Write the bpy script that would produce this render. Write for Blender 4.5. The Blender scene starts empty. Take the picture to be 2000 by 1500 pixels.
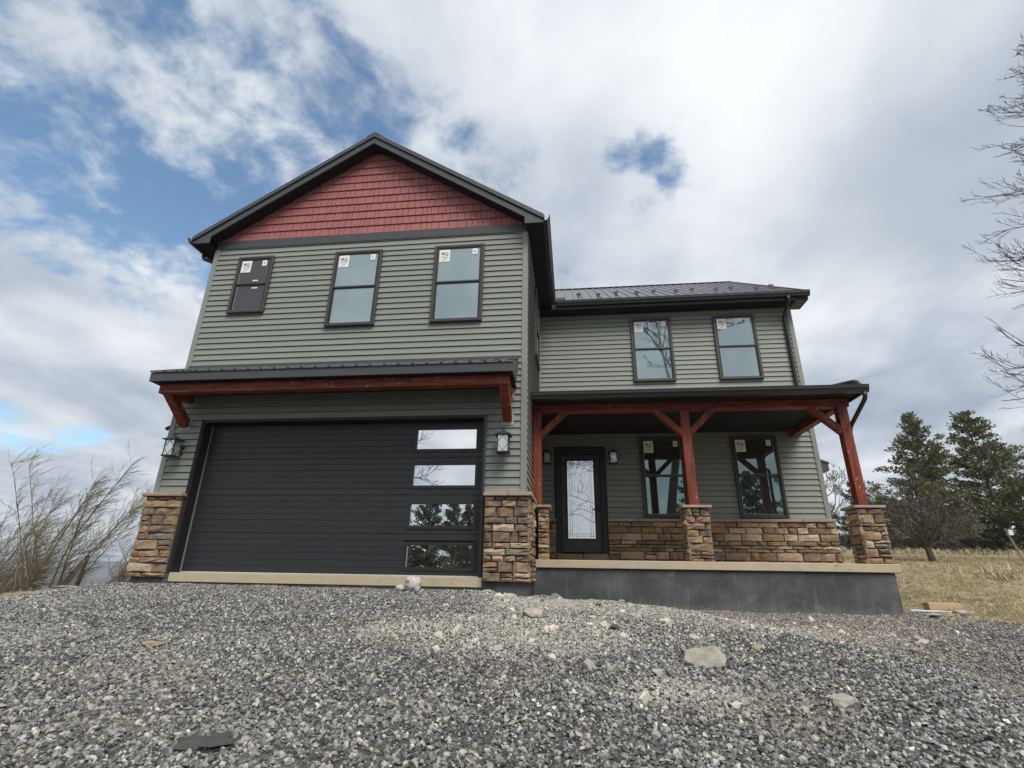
import bpy, bmesh, math, random
import numpy as np
from mathutils import Vector, Matrix

rnd = random.Random(7)
S = bpy.context.scene
COL = S.collection
R = math.radians

# ------------------------------------------------------------------ camera
cam_d = bpy.data.cameras.new('camera')
cam = bpy.data.objects.new('camera', cam_d)
COL.objects.link(cam)
S.camera = cam
cam_d.sensor_width = 36.0
cam_d.lens = 993.974 / 2000 * 36
cam_d.clip_start = 0.05
cam_d.clip_end = 9000
p_, y_, r_ = R(20.505), R(6.945), R(0.954)
fw = Vector((-math.sin(y_) * math.cos(p_), math.cos(y_) * math.cos(p_), math.sin(p_)))
rt = Vector((math.cos(y_), math.sin(y_), 0))
up = rt.cross(fw)
rt2 = rt * math.cos(r_) + up * math.sin(r_)
up2 = up * math.cos(r_) - rt * math.sin(r_)
M = Matrix((rt2, up2, -fw)).transposed().to_4x4()
M.translation = Vector((0.722, -7.903, 0.054))
cam.matrix_world = M

# ------------------------------------------------------------------ light
SUN_EL, SUN_AZ = 52, 146        # azimuth measured clockwise from +Y (behind the house): front right
sd = bpy.data.lights.new('sun', 'SUN')
sd.energy = 2.6
sd.angle = R(30)
sd.color = (1.0, 0.96, 0.9)
so = bpy.data.objects.new('sun', sd)
COL.objects.link(so)
sdir = Vector((math.sin(R(SUN_AZ)) * math.cos(R(SUN_EL)), math.cos(R(SUN_AZ)) * math.cos(R(SUN_EL)), math.sin(R(SUN_EL))))
so.rotation_euler = sdir.to_track_quat('Z', 'Y').to_euler()

S.view_settings.view_transform = 'Standard'
S.view_settings.look = 'None'
S.view_settings.gamma = 1
S.view_settings.exposure = 0.42
S.view_settings.use_curve_mapping = False
S.cycles.max_bounces = 6
S.cycles.diffuse_bounces = 1
S.cycles.glossy_bounces = 3
S.cycles.transparent_max_bounces = 6
S.cycles.volume_bounces = 0
S.cycles.use_denoising = True


class NT:
    """tiny node helper"""
    def __init__(s, t):
        s.t = t
        s.n = t.nodes
        s.l = t.links

    def new(s, typ, **k):
        n = s.n.new(typ)
        for a, b in k.items():
            setattr(n, a, b)
        return n

    def put(s, sock, v):
        if isinstance(v, bpy.types.NodeSocket):
            s.l.new(v, sock)
        elif v is not None:
            sock.default_value = v

    def math(s, op, a, b=None, c=None, clamp=False):
        n = s.new('ShaderNodeMath', operation=op, use_clamp=clamp)
        s.put(n.inputs[0], a)
        if b is not None:
            s.put(n.inputs[1], b)
        if c is not None:
            s.put(n.inputs[2], c)
        return n.outputs[0]

    def noise(s, vec, scale, detail=4, rough=.55, dist=0.0, dim='3D'):
        n = s.new('ShaderNodeTexNoise', noise_dimensions=dim)
        if vec is not None:
            s.put(n.inputs['Vector'], vec)
        n.inputs['Scale'].default_value = scale
        n.inputs['Detail'].default_value = detail
        n.inputs['Roughness'].default_value = rough
        n.inputs['Distortion'].default_value = dist
        return n.outputs[0]

    def ramp(s, fac, stops, interp='LINEAR'):
        n = s.new('ShaderNodeValToRGB')
        n.color_ramp.interpolation = interp
        e = n.color_ramp.elements
        while len(e) < len(stops):
            e.new(0.5)
        for i, (p, c) in enumerate(stops):
            e[i].position = p
            e[i].color = (*c, 1) if len(c) == 3 else c
        s.put(n.inputs[0], fac)
        return n.outputs[0]

    def mix(s, f, a, b, mode='MIX'):
        n = s.new('ShaderNodeMix', data_type='RGBA', blend_type=mode)
        s.put(n.inputs[0], f)
        s.put(n.inputs[6], (*a, 1) if isinstance(a, tuple) and len(a) == 3 else a)
        s.put(n.inputs[7], (*b, 1) if isinstance(b, tuple) and len(b) == 3 else b)
        return n.outputs[2]

    def map(s, vec, scale=(1, 1, 1), rot=(0, 0, 0), loc=(0, 0, 0)):
        n = s.new('ShaderNodeMapping')
        s.put(n.inputs['Vector'], vec)
        n.inputs['Scale'].default_value = scale
        n.inputs['Rotation'].default_value = rot
        n.inputs['Location'].default_value = loc
        return n.outputs[0]

    def step(s, v, lo, hi):
        n = s.new('ShaderNodeMapRange', interpolation_type='SMOOTHSTEP')
        s.put(n.inputs[0], v)
        n.inputs[1].default_value = lo
        n.inputs[2].default_value = hi
        return n.outputs[0]


# ------------------------------------------------------------------ sky: Nishita blue behind broken cloud
W = bpy.data.worlds.new('World')
S.world = W
W.use_nodes = True
W.node_tree.nodes.clear()
w = NT(W.node_tree)
sky = w.new('ShaderNodeTexSky', sky_type='NISHITA')
sky.sun_disc = False
sky.sun_elevation = R(SUN_EL)
sky.sun_rotation = R(SUN_AZ)
sky.air_density = 1.0
sky.dust_density = 0.6
sky.ozone_density = 1.6
tc = w.new('ShaderNodeTexCoord')
sep = w.new('ShaderNodeSeparateXYZ')
w.put(sep.inputs[0], tc.outputs['Generated'])
dx, dy, dz = sep.outputs
den = w.math('ADD', w.math('MAXIMUM', dz, 0.0), 0.05)
comb = w.new('ShaderNodeCombineXYZ')
w.put(comb.inputs[0], w.math('DIVIDE', dx, den))
w.put(comb.inputs[1], w.math('DIVIDE', dy, den))
P = comb.outputs[0]
den2 = w.math('ADD', w.math('MAXIMUM', dz, 0.0), 0.42)
comb2 = w.new('ShaderNodeCombineXYZ')
w.put(comb2.inputs[0], w.math('DIVIDE', dx, den2))
w.put(comb2.inputs[1], w.math('DIVIDE', dy, den2))
w.put(comb2.inputs[2], w.math('MULTIPLY', dz, .6))
Q = comb2.outputs[0]


def warped(src, scale, amt, detail=3):
    n = w.new('ShaderNodeTexNoise')
    w.put(n.inputs['Vector'], src)
    n.inputs['Scale'].default_value = scale
    n.inputs['Detail'].default_value = detail
    v = w.new('ShaderNodeVectorMath', operation='MULTIPLY_ADD')
    w.put(v.inputs[0], n.outputs['Color'])
    v.inputs[1].default_value = (amt, amt, amt)
    w.put(v.inputs[2], src)
    return v.outputs[0]


QW = warped(Q, 3.5, .10)
PW = warped(P, 6.0, .30, 7)


def blob(cx, cy, rx, ry, rot=0.0, src=P):
    """soft elliptical weight in the cloud layer's own plane"""
    v = w.map(src, loc=(-cx, -cy, 0))
    v = w.map(v, rot=(0, 0, -rot))
    v = w.map(v, scale=(1 / rx, 1 / ry, 0))
    ln = w.new('ShaderNodeVectorMath', operation='LENGTH')
    w.put(ln.inputs[0], v)
    return w.math('SUBTRACT', 1.0, w.step(ln.outputs['Value'], 0.0, 1.0))


den3 = w.math('ADD', w.math('MAXIMUM', dz, 0.0), 0.16)
comb3 = w.new('ShaderNodeCombineXYZ')
w.put(comb3.inputs[0], w.math('DIVIDE', dx, den3))
w.put(comb3.inputs[1], w.math('DIVIDE', dy, den3))
B = warped(comb3.outputs[0], 1.6, .30)
puff = w.noise(w.map(QW, scale=(1.0, 1.0, 1), loc=(3.1, 1.7, 0)), 6.4, 10, .56, .05)
mid = w.noise(w.map(Q, loc=(8.3, 2.2, 0)), 2.4, 3, .5)
fine = w.noise(QW, 22.0, 6, .62)
big = w.noise(w.map(B, scale=(1, .8, 1), loc=(1.3, 4.0, 0)), 1.5, 5, .52)
streak = w.noise(w.map(B, scale=(2.0, .55, 1), rot=(0, 0, R(-24)), loc=(2, 0, 0)), 1.5, 6, .5, .1)
field = w.math('ADD', w.math('ADD', w.math('MULTIPLY', puff, .60), w.math('MULTIPLY', fine, .15)), w.math('MULTIPLY', mid, .25))
field = w.math('MULTIPLY_ADD', w.math('SUBTRACT', field, .5), 1.7, .5)


def plateau(b, k):
    return w.math('MINIMUM', w.math('MULTIPLY', b, k), 1.0)


# broken altocumulus to the left of the house, closed stratocumulus to the right
open_l = plateau(blob(-.95, 1.0, 1.75, 1.05, R(28), PW), 1.8)
veil = blob(-1.9, 1.5, 1.1, 1.0, 0, PW)
open_ll = blob(-3.5, 2.7, 1.5, 1.0)
hole = blob(.385, 1.16, .17, .40, R(-16), PW)
thr = w.math('ADD', .08, w.math('MULTIPLY', open_l, .46))
thr = w.math('SUBTRACT', thr, w.math('MULTIPLY', veil, .0))
thr = w.math('ADD', thr, w.math('MULTIPLY', open_ll, .42))
thr = w.math('ADD', thr, w.math('MULTIPLY', hole, .41))
thick = w.math('SUBTRACT', field, thr)
cover = w.step(thick, -.13, .13)
cover = w.math('MAXIMUM', cover, w.step(dz, .09, .0))
# cloud brightness: thick grey bases, bright thin parts
lum = w.math('ADD', w.math('MULTIPLY', big, .70), w.math('ADD', w.math('MULTIPLY', puff, .25), w.math('MULTIPLY', streak, .40)))
ccol = w.ramp(lum, [(.50, (2.9, 3.4, 4.15)), (.62, (4.2, 4.65, 5.3)), (.74, (5.9, 6.25, 6.6)), (.90, (8.0, 8.2, 8.3))])
glow = blob(.33, .72, .62, .55, R(30))
ccol = w.mix(w.math('MULTIPLY', glow, .60), ccol, (8.3, 8.6, 8.5))
grey = plateau(blob(1.10, 1.05, .80, .75, R(-25)), 1.5)
ccol = w.mix(w.math('MULTIPLY', grey, .75), ccol, (3.1, 3.6, 4.3))
skyc = w.new('ShaderNodeVectorMath', operation='MULTIPLY')
w.put(skyc.inputs[0], sky.outputs[0])
skyc.inputs[1].default_value = (1.25, 1.42, 1.38)
final = w.mix(cover, skyc.outputs[0], ccol)
bg = w.new('ShaderNodeBackground')
w.put(bg.inputs[0], final)
bg.inputs[1].default_value = 0.1
wo = w.new('ShaderNodeOutputWorld')
w.l.new(bg.outputs[0], wo.inputs[0])


# ------------------------------------------------------------------ materials
def mat(name, col, rough=.6, spec=.4, metal=0.0, var=.12, vscale=3.0, bump=0.0, bscale=40.0, stretch=(1, 1, 1),
        per_object=0.0, dirt=None):
    m = bpy.data.materials.new(name)
    m.use_nodes = True
    t = NT(m.node_tree)
    b = m.node_tree.nodes['Principled BSDF']
    c = t.new('ShaderNodeTexCoord').outputs['Object']
    v = t.map(c, scale=stretch)
    n = t.noise(v, vscale, 5, .6)
    k = t.math('MULTIPLY_ADD', t.math('SUBTRACT', n, .5), var * 2, 1.0)
    if per_object:
        oi = t.new('ShaderNodeObjectInfo').outputs['Random']
        k = t.math('MULTIPLY', k, t.math('MULTIPLY_ADD', t.math('SUBTRACT', oi, .5), per_object * 2, 1.0))
    cc = t.new('ShaderNodeVectorMath', operation='SCALE')
    cc.inputs[0].default_value = col
    t.put(cc.inputs['Scale'], k)
    out = cc.outputs[0]
    if dirt:
        dcol, dscale, lo, hi, dstr = dirt
        dn = t.noise(t.map(c, scale=dstr), dscale, 6, .65)
        out = t.mix(t.step(dn, lo, hi), out, dcol)
    t.put(b.inputs['Base Color'], out)
    t.put(b.inputs['Roughness'], t.math('MULTIPLY_ADD', t.math('SUBTRACT', n, .5), .2, rough))
    b.inputs['Specular IOR Level'].default_value = spec
    b.inputs['Metallic'].default_value = metal
    if bump:
        bn = t.noise(v, bscale, 5, .65)
        bp = t.new('ShaderNodeBump')
        bp.inputs['Strength'].default_value = bump
        bp.inputs['Distance'].default_value = .01
        t.put(bp.inputs['Height'], bn)
        t.put(b.inputs['Normal'], bp.outputs[0])
    return m


def stone_mat():
    m = bpy.data.materials.new('ledge stone')
    m.use_nodes = True
    t = NT(m.node_tree)
    b = m.node_tree.nodes['Principled BSDF']
    oi = t.new('ShaderNodeObjectInfo').outputs['Random']
    c = t.new('ShaderNodeTexCoord').outputs['Object']
    base = t.ramp(oi, [(0, (.25, .160, .098)), (.13, (.150, .102, .075)), (.26, (.37, .255, .155)), (.38, (.21, .140, .118)),
                       (.49, (.31, .185, .092)), (.60, (.155, .122, .10)), (.70, (.50, .385, .27)), (.78, (.29, .175, .138)),
                       (.85, (.195, .182, .150)), (.91, (.46, .31, .23)), (.96, (.33, .225, .14))], 'CONSTANT')
    sh = t.math('MULTIPLY', oi, 37.0)
    off = t.new('ShaderNodeCombineXYZ')
    t.put(off.inputs[0], sh)
    add = t.new('ShaderNodeVectorMath', operation='ADD')
    t.put(add.inputs[0], c)
    t.put(add.inputs[1], off.outputs[0])
    v = add.outputs[0]
    n1 = t.noise(t.map(v, scale=(1, 1, 1.8)), 7, 6, .62)
    n2 = t.noise(v, 28, 6, .7)
    col = t.mix(t.step(n1, .42, .66), base, t.mix(.55, base, (.36, .27, .16)))
    col = t.mix(t.step(n2, .52, .74), col, t.mix(.5, col, (.09, .075, .065)))
    col = t.mix(t.math('MULTIPLY', t.step(n1, .60, .72), .35), col, (.30, .13, .07))
    t.put(b.inputs['Base Color'], col)
    b.inputs['Roughness'].default_value = .85
    b.inputs['Specular IOR Level'].default_value = .2
    bp = t.new('ShaderNodeBump')
    bp.inputs['Strength'].default_value = .9
    bp.inputs['Distance'].default_value = .018
    t.put(bp.inputs['Height'], t.math('ADD', t.math('MULTIPLY', n2, .5), n1))
    t.put(b.inputs['Normal'], bp.outputs[0])
    return m


def timber_mat(name, axis):
    m = bpy.data.materials.new(name)
    m.use_nodes = True
    t = NT(m.node_tree)
    b = m.node_tree.nodes['Principled BSDF']
    c = t.new('ShaderNodeTexCoord').outputs['Object']
    sc = [14, 14, 14]
    sc['xyz'.index(axis)] = 1.1
    v = t.map(c, scale=tuple(sc))
    g = t.noise(v, 1.25, 7, .68, 1.2)
    col = t.ramp(g, [(.32, (.055, .012, .007)), (.43, (.145, .025, .013)), (.53, (.225, .044, .021)), (.63, (.285, .072, .032)), (.76, (.42, .18, .09))])
    big = t.noise(c, 2.3, 3, .5)
    col = t.mix(t.math('MULTIPLY', t.step(big, .5, .75), .45), col, (.13, .018, .012))
    # pale planer chips and knots
    vo = t.new('ShaderNodeTexVoronoi')
    s2 = [16, 16, 16]
    s2['xyz'.index(axis)] = 9
    t.put(vo.inputs['Vector'], t.map(c, scale=tuple(s2)))
    vo.inputs['Scale'].default_value = 1.0
    spot = t.math('MULTIPLY', t.math('SUBTRACT', 1, t.step(vo.outputs['Distance'], .14, .30)), t.step(t.noise(c, 4.2, 2, .5), .50, .60))
    col = t.mix(t.math('MULTIPLY', spot, .7), col, (.45, .25, .15))
    vk = t.new('ShaderNodeTexVoronoi')
    t.put(vk.inputs['Vector'], t.map(c, scale=(5, 5, 5)))
    vk.inputs['Scale'].default_value = .8
    kn = t.math('SUBTRACT', 1, t.step(vk.outputs['Distance'], .07, .16))
    col = t.mix(kn, col, (.045, .012, .01))
    t.put(b.inputs['Base Color'], col)
    b.inputs['Roughness'].default_value = .55
    b.inputs['Specular IOR Level'].default_value = .35
    bp = t.new('ShaderNodeBump')
    bp.inputs['Strength'].default_value = .35
    bp.inputs['Distance'].default_value = .006
    t.put(bp.inputs['Height'], g)
    t.put(b.inputs['Normal'], bp.outputs[0])
    return m


def glass_mat(name, tint, refl, inner, rough=.01, wav=.0):
    """coated window glass: a mirror-like coat over a dark room"""
    m = bpy.data.materials.new(name)
    m.use_nodes = True
    t = NT(m.node_tree)
    for n in list(t.n):
        if n.type == 'BSDF_PRINCIPLED':
            t.n.remove(n)
    g = t.new('ShaderNodeBsdfGlossy')
    g.inputs['Color'].default_value = (*tint, 1)
    g.inputs['Roughness'].default_value = rough
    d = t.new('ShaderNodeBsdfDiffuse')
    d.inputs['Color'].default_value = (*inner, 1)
    if wav:
        c = t.new('ShaderNodeTexCoord').outputs['Object']
        bp = t.new('ShaderNodeBump')
        bp.inputs['Strength'].default_value = wav
        bp.inputs['Distance'].default_value = .02
        t.put(bp.inputs['Height'], t.noise(c, 9 if wav > .1 else 1.7, 4 if wav > .1 else 2, .6))
        t.put(g.inputs['Normal'], bp.outputs[0])
    fr = t.new('ShaderNodeFresnel')
    fr.inputs[0].default_value = 1.5
    mx = t.new('ShaderNodeMixShader')
    t.put(mx.inputs[0], t.math('ADD', refl, t.math('MULTIPLY', fr.outputs[0], 1 - refl), clamp=True))
    t.l.new(d.outputs[0], mx.inputs[1])
    t.l.new(g.outputs[0], mx.inputs[2])
    o = [n for n in t.n if n.type == 'OUTPUT_MATERIAL'][0]
    t.l.new(mx.outputs[0], o.inputs[0])
    return m


def found_mat():
    m = bpy.data.materials.new('grey parged foundation, stained')
    m.use_nodes = True
    t = NT(m.node_tree)
    b = m.node_tree.nodes['Principled BSDF']
    c = t.new('ShaderNodeTexCoord').outputs['Object']
    n1 = t.noise(t.map(c, scale=(1, 1, 1.3)), 1.6, 6, .62)
    n2 = t.noise(c, 11, 6, .7)
    col = t.ramp(n1, [(.32, (.052, .056, .058)), (.5, (.078, .083, .084)), (.68, (.118, .122, .118))])
    col = t.mix(t.math('MULTIPLY', t.step(n2, .52, .72), .35), col, (.155, .155, .145))
    runs = t.noise(t.map(c, scale=(11, 11, .55)), 1.5, 4, .6)
    col = t.mix(t.math('MULTIPLY', t.step(runs, .56, .72), .45), col, (.22, .215, .185))
    spots = t.noise(t.map(c, scale=(1.2, 1.2, 1)), 3.2, 3, .6)
    col = t.mix(t.math('MULTIPLY', t.step(spots, .60, .76), .45), col, (.23, .21, .155))
    sp = t.new('ShaderNodeSeparateXYZ')
    t.put(sp.inputs[0], c)
    mud = t.math('MULTIPLY', t.math('SUBTRACT', 1, t.step(t.math('ADD', sp.outputs[2], t.math('MULTIPLY', t.math('SUBTRACT', n2, .5), .5)), -.46, -.28)), .65)
    col = t.mix(mud, col, (.19, .165, .135))
    t.put(b.inputs['Base Color'], col)
    b.inputs['Roughness'].default_value = .75
    b.inputs['Specular IOR Level'].default_value = .25
    bp = t.new('ShaderNodeBump')
    bp.inputs['Strength'].default_value = .4
    bp.inputs['Distance'].default_value = .01
    t.put(bp.inputs['Height'], n2)
    t.put(b.inputs['Normal'], bp.outputs[0])
    return m


MT = dict(
    siding=mat('sage green vinyl siding', (.236, .255, .221), .5, .35, var=.05, vscale=2, bump=.12, bscale=6, stretch=(1, 1, 22), per_object=.035),
    trim_green=mat('sage green corner trim', (.238, .250, .218), .5, .35, var=.05),
    back=mat('sheathing blackened for shadow lines', (.008, .008, .008), .95, .05),  # near-black colour stands in for the shadow lines under each course
    red=mat('barn red shakes', (.325, .117, .113), .6, .3, var=.10, vscale=4, bump=.3, bscale=8, stretch=(14, 14, 1), per_object=.06),
    char=mat('charcoal metal trim', (.056, .059, .064), .45, .45, var=.08),
    roof=mat('charcoal painted steel roof', (.085, .085, .095), .33, .6, var=.08, per_object=.05),
    blk=mat('black bronze aluminium', (.022, .021, .022), .38, .5, var=.1),
    soffit=mat('black soffit with shade painted in', (.008, .008, .009), .7, .3),  # dark soffit and porch ceiling, colour blackened further to deepen the shade there
    wframe=mat('bronze vinyl window frame', (.055, .050, .050), .45, .4, var=.08),
    sash_edge=mat('pale sash spacer', (.36, .38, .37), .4, .4),
    gdoor=mat('black garage door panel', (.026, .027, .029), .42, .4, var=.10, bump=.25, bscale=10, stretch=(1, 8, 40), per_object=.06),
    gframe=mat('black garage window frame', (.022, .023, .025), .45, .4),
    jamb=mat('black jamb', (.015, .015, .017), .5, .4),
    seal=mat('grey weather seal', (.20, .20, .20), .6, .3),
    alu=mat('mill aluminium strip', (.75, .75, .75), .35, .6, metal=.6),
    edoor=mat('dark grey fibreglass door', (.052, .054, .056), .5, .35, var=.08),
    tape=mat('navy masking tape', (.012, .014, .075), .7, .2),
    came=mat('lead came', (.11, .11, .12), .35, .5, metal=.6),
    conc=mat('cream cast concrete', (.50, .42, .29), .85, .2, var=.18, vscale=5, bump=.25, bscale=60, dirt=((.36, .27, .19), 3.5, .55, .75, (1, 1, 2))),
    found=found_mat(),
    stone=stone_mat(),
    mortar=mat('mortar bed', (.085, .072, .06), .9, .1),
    cap=mat('cast stone cap', (.36, .275, .20), .8, .2, var=.28, vscale=6, bump=.5, bscale=30, per_object=.14),
    tim_x=timber_mat('red stained timber, grain along x', 'x'),
    tim_y=timber_mat('red stained timber, grain along y', 'y'),
    tim_z=timber_mat('red stained timber, grain along z', 'z'),
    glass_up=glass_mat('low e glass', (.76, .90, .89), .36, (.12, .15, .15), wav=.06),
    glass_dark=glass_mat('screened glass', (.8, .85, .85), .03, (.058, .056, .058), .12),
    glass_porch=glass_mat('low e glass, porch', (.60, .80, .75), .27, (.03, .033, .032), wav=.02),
    glass_gar=glass_mat('mirrored garage glass', (.95, .97, .98), .80, (.02, .022, .022), wav=.03),
    glass_door=glass_mat('textured door glass', (.98, 1.0, 1.0), .78, (.45, .5, .5), .06, wav=.42),
    glass_lamp=glass_mat('seeded lantern glass', (.85, .87, .9), .52, (.42, .42, .40), .12, wav=.5),
    lamp=mat('black iron lantern', (.030, .028, .026), .5, .5),
    paper=mat('white label paper', (.78, .80, .77), .6, .3, var=.03),
    ink_red=mat('red print', (.34, .06, .05), .6, .2),
    ink_grey=mat('grey print', (.17, .17, .17), .6, .2),
    pale_block=mat('tan mounting block', (.40, .36, .30), .6, .3),
    bark=mat('grey brown bark', (.115, .095, .078), .9, .1, var=.35, vscale=9, bump=.5, bscale=30),
    willow_twig=mat('pale willow twigs', (.33, .285, .215), .85, .1, var=.3, vscale=2),
    stem=mat('grey green willow stem', (.24, .205, .155), .85, .1, var=.3, vscale=4),
    twig=mat('bare twigs', (.17, .145, .125), .85, .1, var=.3, vscale=2),
    twig_dark=mat('dark bare twigs', (.060, .050, .045), .85, .1, var=.3, vscale=2),
    willow=mat('straw coloured willow twigs', (.44, .38, .25), .8, .2, var=.35, vscale=1.2),
    wood_grey=mat('weathered grey wood', (.30, .26, .21), .85, .1, var=.3, vscale=8, stretch=(1, 1, .2)),
    wood_new=mat('fresh sawn lumber', (.52, .38, .24), .75, .2, var=.25, vscale=6, stretch=(.3, 3, 3)),
    rust=mat('rust brown fence steel', (.12, .065, .045), .8, .2),
    rock_white=mat('pale limestone', (.40, .37, .31), .9, .15, var=.4, vscale=7, bump=.8, bscale=22),
    rock_tan=mat('tan sandstone', (.34, .27, .185), .85, .2, var=.2, vscale=9, bump=.5, bscale=30),
    rock_grey=mat('grey slate', (.080, .081, .076), .85, .2, var=.45, vscale=16, bump=1.0, bscale=30, stretch=(.4, 1.6, 1)),
    plastic=mat('dusty white plastic', (.50, .48, .43), .5, .4, var=.2, vscale=14),
    hill=mat('winter hillside', (.07, .062, .055), .95, .05, var=.35, vscale=.012),
)


# ------------------------------------------------------------------ mesh building
class MB:
    def __init__(s):
        s.v = []
        s.f = []

    def add(s, vs, fs):
        o = len(s.v)
        s.v += [tuple(map(float, q)) for q in vs]
        s.f += [tuple(i + o for i in q) for q in fs]
        return s

    def box(s, x0, x1, y0, y1, z0, z1):
        return s.add([(x0, y0, z0), (x1, y0, z0), (x1, y1, z0), (x0, y1, z0), (x0, y0, z1), (x1, y0, z1), (x1, y1, z1), (x0, y1, z1)],
                     [(0, 3, 2, 1), (4, 5, 6, 7), (0, 1, 5, 4), (1, 2, 6, 5), (2, 3, 7, 6), (3, 0, 4, 7)])

    def prism(s, poly, axis, a, b):
        """extrude a closed polygon given in the two other axes, from a to b along axis"""
        n = len(poly)

        def p3(q, t):
            if axis == 'x':
                return (t, q[0], q[1])
            if axis == 'y':
                return (q[0], t, q[1])
            return (q[0], q[1], t)
        vs = [p3(q, a) for q in poly] + [p3(q, b) for q in poly]
        fs = [tuple(range(n))[::-1], tuple(range(n, 2 * n))] + [(i, (i + 1) % n, n + (i + 1) % n, n + i) for i in range(n)]
        return s.add(vs, fs)

    def strip(s, poly, axis, a, b):
        """open sheet: polyline extruded along axis"""
        n = len(poly)

        def p3(q, t):
            return (t, q[0], q[1]) if axis == 'x' else ((q[0], t, q[1]) if axis == 'y' else (q[0], q[1], t))
        return s.add([p3(q, a) for q in poly] + [p3(q, b) for q in poly], [(i, i + 1, n + i + 1, n + i) for i in range(n - 1)])

    def tube(s, pts, rad, sides=6, cap=True):
        pts = [Vector(p) for p in pts]
        rad = rad if isinstance(rad, (list, tuple)) else [rad] * len(pts)
        o = len(s.v)
        ref = None
        for i, p in enumerate(pts):
            d = (pts[min(i + 1, len(pts) - 1)] - pts[max(i - 1, 0)])
            d = d.normalized() if d.length > 1e-9 else Vector((0, 0, 1))
            if ref is None:
                ref = d.orthogonal().normalized()
            a = (ref - d * ref.dot(d))
            a = a.normalized() if a.length > 1e-6 else d.orthogonal().normalized()
            ref = a
            b = d.cross(a)
            for k in range(sides):
                t = 2 * math.pi * k / sides
                q = p + (a * math.cos(t) + b * math.sin(t)) * rad[i]
                s.v.append((q.x, q.y, q.z))
        for i in range(len(pts) - 1):
            for k in range(sides):
                k2 = (k + 1) % sides
                s.f.append((o + i * sides + k, o + i * sides + k2, o + (i + 1) * sides + k2, o + (i + 1) * sides + k))
        if cap:
            s.f.append(tuple(o + k for k in range(sides))[::-1])
            e = o + (len(pts) - 1) * sides
            s.f.append(tuple(e + k for k in range(sides)))
        return s

    def mesh(s, name):
        me = bpy.data.meshes.new(name)
        me.from_pydata(s.v, [], s.f)
        me.update()
        return me

    def build(s, name, m, parent=None, bevel=0.0, smooth=False, kind=None):
        me = s.mesh(name)
        bm = bmesh.new()
        bm.from_mesh(me)
        if bevel:
            bmesh.ops.bevel(bm, geom=list(bm.edges), offset=bevel, segments=1, affect='EDGES', profile=.5)
        bmesh.ops.recalc_face_normals(bm, faces=bm.faces)
        bm.to_mesh(me)
        bm.free()
        return link(name, me, m, parent, smooth, kind)


def link(name, me, m, parent=None, smooth=False, kind=None):
    if m is not None and not me.materials:
        me.materials.append(MT[m] if isinstance(m, str) else m)
    if smooth:
        for p in me.polygons:
            p.use_smooth = True
    o = bpy.data.objects.new(name, me)
    COL.objects.link(o)
    if parent is not None:
        o.parent = parent
    if kind:
        o['kind'] = kind
    return o


def empty(name, parent=None, loc=(0, 0, 0), rotz=0):
    o = bpy.data.objects.new(name, None)
    o.empty_display_size = .2
    COL.objects.link(o)
    o.location = loc
    o.rotation_euler = (0, 0, rotz)
    if parent is not None:
        o.parent = parent
    return o


def tag(o, label, cat, group=None):
    o['label'] = label
    o['category'] = cat
    if group:
        o['group'] = group
    return o


def box(name, m, parent, *b, bevel=0.0):
    return MB().box(*b).build(name, m, parent, bevel)


def sstep(a, b, x):
    t = min(1, max(0, (x - a) / (b - a)))
    return t * t * (3 - 2 * t)


# ------------------------------------------------------------------ ground
def field_z(y):
    xs = [-30, -6, -1, 1, 2, 4, 7, 12, 18, 30, 45, 80, 200, 3000]
    zs = [-1.4, -.75, -.36, -.29, -.12, .22, .56, .84, 1.12, 1.75, 2.7, 4.2, 4.5, 4.5]
    return float(np.interp(y, xs, zs))


def crest_x(y):
    return float(np.interp(y, [-12, -8, -4.7, -3.4, -1.6, -.3], [2.4, 2.6, 2.95, 3.25, 2.0, .25]))


def nz(x, y, s):
    return (math.sin(x * 1.7 * s + 1.3 * math.sin(y * 1.1 * s + .7)) * math.cos(y * 1.9 * s + .9 * math.sin(x * 1.3 * s)) +
            .5 * math.sin(x * 3.9 * s + y * 2.7 * s + 2.0) * math.cos(y * 4.3 * s - x * 1.1 * s)) * .66


def gz(x, y):
    if y > -.3:
        z = -.185
    elif y > -9:
        z = -.185 + .1 * (y + .3)
    else:
        z = -1.055 + .03 * (y + 9)
    z = max(z, -2.2)
    # drive falls away on the left
    if x < -6.3:
        d = -6.3 - x
        z -= .11 * min(d, 2.2)
        if d > 2.2:
            e = d - 2.2
            z -= .55 * sstep(0, 3, e) + .20 * max(0, e - .6)
        z = max(z, -22)
    # right: gravel bank drops to the ground in front of the porch
    if x > 0:
        cx = crest_x(y)
        z -= .25 * sstep(cx - .1, cx + 1.0, x) * sstep(-9, -6, y)
        # old dump of crushed stone heaped at the corner pillar
    z += .06 * math.exp(-((x + .35) / .5) ** 2 - ((y + .95) / .4) ** 2)
    z -= .09 * sstep(-.75, .0, x) * sstep(-1.6, -.5, y) * (1 - sstep(.2, 1.2, x))
    z += .05 * math.exp(-((x - .3) / 1.1) ** 2 - ((y + 2.4) / .8) ** 2)
    if x > 4.8 and y > -14:
        k = sstep(5.0, 7.4, x - .12 * min(0, y) * 1.0)
        z = z * (1 - k) + field_z(y) * k
    near = max(0.0, 1 - max(abs(x) - 9, abs(y + 2) - 9, 0) / 6)
    z += near * (.022 * nz(x, y, .55) + .012 * nz(x + 5, y - 3, 1.7))
    far = math.hypot(x, y)
    if far > 25:
        z += min(1, (far - 25) / 60) * .5 * nz(x, y, .035)
    return z


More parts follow.
